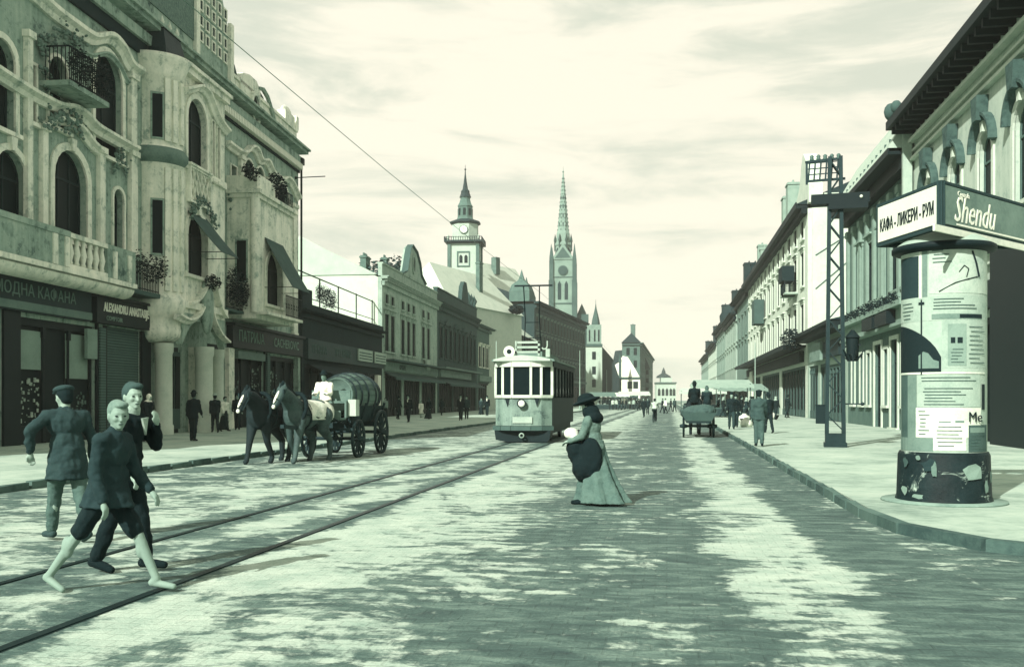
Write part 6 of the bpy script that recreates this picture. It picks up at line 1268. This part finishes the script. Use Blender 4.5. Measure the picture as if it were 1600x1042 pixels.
def horse(label, x, y, face, phase=0, blanket=None, down=.0, m=hide, hgt=1.0):
    m = mat('horse_hide_bay', .16, .7, .6, 3, .1, spec=.3) if blanket else m
    T = thing('horse', label, 'horse', (x, y, 0), face, 'pair of horses drawing the barrel wagon'); T.scale = (1.0*hgt, 1.16*hgt, 1.03*hgt)
    b = MB(); ell(b, (.52, 0, 1.18), (.30, .25, .36)); ell(b, (.1, 0, 1.14), (.55, .29, .33)); ell(b, (-.5, 0, 1.24), (.36, .29, .33)); cap(b, (.3, 0, 1.38), (-.45, 0, 1.42), .14, .16)
    nk = [(.58, 0, 1.38), (.86, 0, 1.66-down*.3), (1.05, 0, 1.88-down)]; chain(b, nk, [.24, .17, .125])
    hd = Vector((1.05, 0, 1.90-down)); mz = Vector((1.38, 0, 1.50-down)); chain(b, [hd, hd.lerp(mz, .5), mz], [.125, .095, .062]); ell(b, hd.lerp(mz, .25)+Vector((-.05, 0, -.05)), (.1, .085, .1))
    for q in (-1, 1): cap(b, hd+Vector((-.02, q*.06, .08)), hd+Vector((.0, q*.075, .22)), .032, .01, 8)
    for q, ph in ((1, phase), (-1, -phase)):
        a = .28*ph; K = Vector((.56+.5*math.sin(a)*.9, q*.15, .56)); F_ = K+Vector((math.sin(a-.35*(ph < 0))*.42-.0, 0, -.40)); Hf = F_+Vector((.05, 0, -.09))
        chain(b, [(.52, q*.15, 1.05), K, F_, Hf], [.15, .078, .056, .062]); cap(b, Hf, Hf+Vector((.03, 0, -.02)), .055, .06)
        a = -.25*ph; st_ = Vector((-.42+.2*math.sin(a), q*.17, .84)); hk = Vector((-.74+.45*math.sin(a), q*.17, .52)); ft = hk+Vector((.05+.3*math.sin(a), 0, -.39)); hf = ft+Vector((.05, 0, -.09))
        chain(b, [(-.52, q*.16, 1.15), st_, hk, ft, hf], [.24, .15, .078, .058, .064]); cap(b, hf, hf+Vector((.03, 0, -.01)), .055, .06)
    soft(b.build('body', m, T), .022, 4)
    t = MB(); chain(t, [(-.82, 0, 1.35), (-.95, 0, 1.1), (-.93, 0, .7)], [.05, .07, .03]); soft(t.build('tail', cloth(.03), T), .02, 1, .03)
    t = MB(); 
    for i in range(9): q = i/8; p = Vector((.50, 0, 1.62)).lerp(Vector((1.02, 0, 2.03-down)), q); ell(t, p, (.07, .05, .10))
    cap(t, hd+Vector((.02, 0, .12)), hd+Vector((.12, 0, .0)), .04, .025); soft(t.build('mane', cloth(.03), T), .02, 1, .03)
    t = MB(); ell(t, hd.lerp(mz, .55)+Vector((.075, 0, .055)), (.03, .03, .2), Matrix.Rotation(-.68, 3, 'Y')); ell(t, mz+Vector((.045, 0, .0)), (.035, .04, .05)); t.build('blaze', white_m, T)
    # harness
    t = MB(); N_ = 24
    for r_, c_, tilt in ((.35, (.50, 0, 1.30), .45),):
        pts = [Vector((c_[0]+.28*math.cos(a)*-.5, .27*math.sin(a), c_[2]+.40*math.cos(a))) for a in [2*PI*k/N_ for k in range(N_+1)]]; t.tube(pts, .055, 8)
    t.build('collar', cloth(.04), T)
    for q in (-1, 1): MB().tube([(.5, q*.28, 1.2), (.0, q*.31, 1.1), (-.6, q*.31, 1.1), (-1.2, q*.3, .95)], .02, 5).build('trace', cloth(.08), T)
    MB().tube([Vector((.25, .3*math.sin(a), 1.17+.37*math.cos(a))) for a in [2*PI*k/16 for k in range(17)]], .025, 5).build('girth', cloth(.08), T)
    br = MB()
    for q in (-1, 1): br.tube([hd+Vector((-.02, q*.115, .05)), hd.lerp(mz, .7)+Vector((0, q*.085, 0)), mz+Vector((-.02, q*.07, .02))], .012, 4); br.box(hd.x+.08, hd.x+.16, q*.10, q*.125, hd.z-.08, hd.z+.02)
    br.tube([hd.lerp(mz, .7)+Vector((-.07, .08, -.06)), hd.lerp(mz, .7)+Vector((.08, .05, .07)), hd.lerp(mz, .7)+Vector((.08, -.05, .07)), hd.lerp(mz, .7)+Vector((-.07, -.08, -.06))], .012, 4).build('bridle', cloth(.1), T)
    if blanket:
        vs = []; nu, nv = 12, 14
        for i in range(nu+1):
            xx = .28-1.05*i/nu
            for j in range(nv+1):
                a = -1.75+3.5*j/nv; rr = .335+.02*math.sin(i*1.3+j); vs.append((xx, rr*.98*math.sin(a), 1.16+.385*math.cos(a)*(1 if abs(a) < 1.57 else 1.6)))
        t = MB().add(vs, [(i*(nv+1)+j, i*(nv+1)+j+1, (i+1)*(nv+1)+j+1, (i+1)*(nv+1)+j) for i in range(nu) for j in range(nv)], True); o = t.build('blanket', cloth(blanket), T); m_ = o.modifiers.new('thick', 'SOLIDIFY'); m_.thickness = .025
    return T
wgx = -9.15
horse('near draught horse with white blaze and pale blanket over its back', wgx-.02, 23.5, -PI/2-.20, .8, .78, .12)
horse('dark draught horse on the far side of the pair, head lowered', wgx-.80, 23.1, -PI/2-.16, -.9, None, .22)
WG = thing('barrel_wagon', 'horse-drawn wagon carrying one huge wooden barrel along the left kerb', 'wagon', (wgx, 26.6, 0))
wd = mat('wagon_wood', .10, .8, .4, 3, .3); wl = mat('wagon_wood_pale', .3, .8, .3, 3, .3)
for sx in (-1, 1):
    wheel(.52, WG, (sx*.72, -1.1, .52), wd); wheel(.64, WG, (sx*.72, 1.05, .64), wd, 14)
MB().cyl((-.75, -1.1, .52), (.75, -1.1, .52), .05).build('axle', wd, WG); MB().cyl((-.75, 1.05, .64), (.75, 1.05, .64), .05).build('axle', wd, WG)
MB().box(-.45, -.33, -1.7, 1.6, .95, 1.1).box(.33, .45, -1.7, 1.6, .95, 1.1).box(-.6, .6, -1.2, -1.0, .8, .95).box(-.6, .6, .95, 1.15, .8, .95).build('chassis', wd, WG)
for q in (-1, 1):
    MB().hexa([(q*.47, -1.3, 1.0), (q*.51, -1.3, 1.0), (q*.51, 1.5, 1.0), (q*.47, 1.5, 1.0)], [(q*.62, -1.3, 1.42), (q*.66, -1.3, 1.42), (q*.66, 1.5, 1.42), (q*.62, 1.5, 1.42)]).build('side_board', wd, WG)
    for yy in (-1.25, -.3, .6, 1.45): MB().bar((q*.52, yy, .95), (q*.70, yy, 1.5), .06).build('stake', wd, WG)
prof = [(.0, -1.25), (.44, -1.25), (.46, -1.3), (.48, -1.3), (.56, -.9), (.62, -.35), (.635, 0), (.62, .35), (.56, .9), (.48, 1.3), (.46, 1.3), (.44, 1.25), (0, 1.25)]
vs = []; ns = 24; mb = MB()
bar_o = MB().lathe([(r*.985 if 2 < i < 10 else r, z) for i, (r, z) in enumerate(prof)], (0, .45, 1.72), 32, axis='Y').build('barrel', wl, WG)
for k in range(ns):
    a0, a1 = 2*PI*(k+.06)/ns, 2*PI*(k+.94)/ns; v = []
    for r, z in prof[3:10]:
        for a in (a0, (a0+a1)/2, a1): v.append((r*1.01*math.cos(a), z+.45, 1.72+r*1.01*math.sin(a)))
    MB().add(v, [(i*3+j, i*3+j+1, (i+1)*3+j+1, (i+1)*3+j) for i in range(6) for j in range(2)], True).build('stave', mat('barrel_wood', .30, .75, .3, 4, .3, rnd=.35), bar_o)
for yy, r in ((-1.15, .52), (-.8, .585), (-.35, .635), (.35, .635), (.8, .585), (1.15, .52)): MB().lathe([(r+.005, -.035), (r+.03, -.03), (r+.03, .03), (r+.005, .035), (r+.005, -.035)], (0, .45+yy, 1.72), 32, axis='Y').build('hoop', mat('hoop_iron', .09, .5), bar_o)
MB().box(-.55, .55, -1.62, -1.28, 1.5, 1.56).box(-.55, .55, -1.3, -1.25, 1.56, 1.85).box(-.55, -.5, -1.62, -1.28, 1.1, 1.5).box(.5, .55, -1.62, -1.28, 1.1, 1.5).build('driver_seat', wl, WG)
MB().box(-.55, .55, -2.05, -1.65, 1.05, 1.1).box(-.55, .55, -2.1, -2.05, 1.05, 1.3).build('footboard', wl, WG); MB().box(.56, .78, -1.5, -1.2, 1.15, 1.6).build('tool_box', mat('tram_roof_pale', .6), WG)
MB().bar((0, -1.3, .75), (0, -4.7, .95), .09).build('pole', wd, WG); MB().bar((-.85, -1.95, .8), (.85, -1.95, .8), .07).build('swingletree', wd, WG)
MB().box(-.12, .12, 1.7, 1.95, .9, 1.15).build('tap_box', wd, WG)
T, J = person('wagon driver in white shirt and dark hat sitting before the barrel', wgx-.12, 25.18, -PI/2, 1.72, .64, .022, legs=((1.35, 1.2), (1.3, 1.25)), arms=((.45, .12, 1.1, .25), (.45, .12, 1.1, .25)), lean=.12, coat=.85, hem=.54, trousers=.06, hair=.03, hat=('brim', .03), seat=True, sk=skin_d)
MB().tube([(wgx-.2, 24.75, 1.75), (wgx-.3, 23.6, 1.6), (wgx-.6, 22.4, 1.6)], .01, 4).build('reins', cloth(.1), None, label='dark reins between the wagon driver and the pair of horses', category='reins')
# cart on the right with its driver
cx, cy = G(1092, 684); CT = thing('farm_cart', 'flat farm cart loaded with greens at the right kerb, seen from behind', 'cart', (cx, cy+.6, 0), .0)
for sx in (-1, 1): wheel(.48, CT, (sx*.62, 0, .48), wd, 12); wheel(.42, CT, (sx*.58, 1.9, .42), wd, 12)
MB().cyl((-.65, 0, .48), (.65, 0, .48), .05).build('axle', wd, CT); MB().cyl((-.6, 1.9, .42), (.6, 1.9, .42), .05).build('axle', wd, CT)
MB().box(-.5, .5, -.7, 2.7, .62, .72).build('bed', wd, CT)
for q in (-1, 1): MB().hexa([(q*.5, -.7, .7), (q*.54, -.7, .7), (q*.54, 2.7, .7), (q*.5, 2.7, .7)], [(q*.72, -.8, 1.12), (q*.76, -.8, 1.12), (q*.76, 2.8, 1.12), (q*.72, 2.8, 1.12)]).build('side_board', mat('grey_wood', .2), CT)
MB().hexa([(-.52, -.74, .7), (.52, -.74, .7), (.52, -.7, .7), (-.52, -.7, .7)], [(-.72, -.84, 1.05), (.72, -.84, 1.05), (.72, -.8, 1.05), (-.72, -.8, 1.05)]).build('tail_board', mat('grey_wood', .2), CT)
t = MB(); ell(t, (0, .2, 1.05), (.68, .85, .32)); ell(t, (.25, -.3, 1.1), (.5, .5, .3)); ell(t, (-.3, 1.1, 1.0), (.45, .5, .25)); soft(t.build('load', mat('load_canvas', .2, .9, .3, 3, .4), CT), .03, 2, .06)
MB().box(-.55, .55, 1.55, 1.85, 1.2, 1.26).build('seat', wd, CT)
MB().bar((-.3, 2.6, .6), (-.35, 5, .9), .07).bar((.3, 2.6, .6), (.35, 5, .9), .07).build('shafts', wd, CT)
person('cart driver in black coat and hat sitting high on the loaded cart', cx-.12, cy+2.2, PI/2, 1.76, .62, .025, legs=((1.35, 1.2), (1.3, 1.25)), arms=((.4, .15, 1.0, .2), (.4, .15, 1.0, .2)), lean=.1, coat=.035, hem=.5, trousers=.05, hair=.03, hat=('brim', .03), seat=True)
person('passenger in dark clothes beside the cart driver', cx+.42, cy+2.3, PI/2, 1.6, .62, .025, legs=((1.35, 1.2), (1.3, 1.25)), arms=((.4, .15, 1.0, .2), (.4, .15, 1.0, .2)), lean=.15, coat=.07, hem=.5, trousers=.05, hair=.05, hat=('scarf', .25), seat=True)
h_ = horse('dark horse harnessed in front of the farm cart, seen from behind', cx-.05, cy+4.6, PI/2, .5, None, .1); h_['group'] = 'horse of the farm cart'; del h_['group']
# ------------------------------------------------------------------ light summer haze over the whole town
hz = bpy.data.materials.new('haze'); hz.use_nodes = True; t = N(hz.node_tree); t.n.clear()
v = t.new('ShaderNodeVolumePrincipled', {'Color': (.96, .97, .90, 1), 'Density': .00035, 'Anisotropy': .2})
t.l.new(v.outputs[0], t.new('ShaderNodeOutputMaterial').inputs[1])
MB().box(-950, 950, -320, 1550, -2, 76).build('haze', hz, kind='stuff')
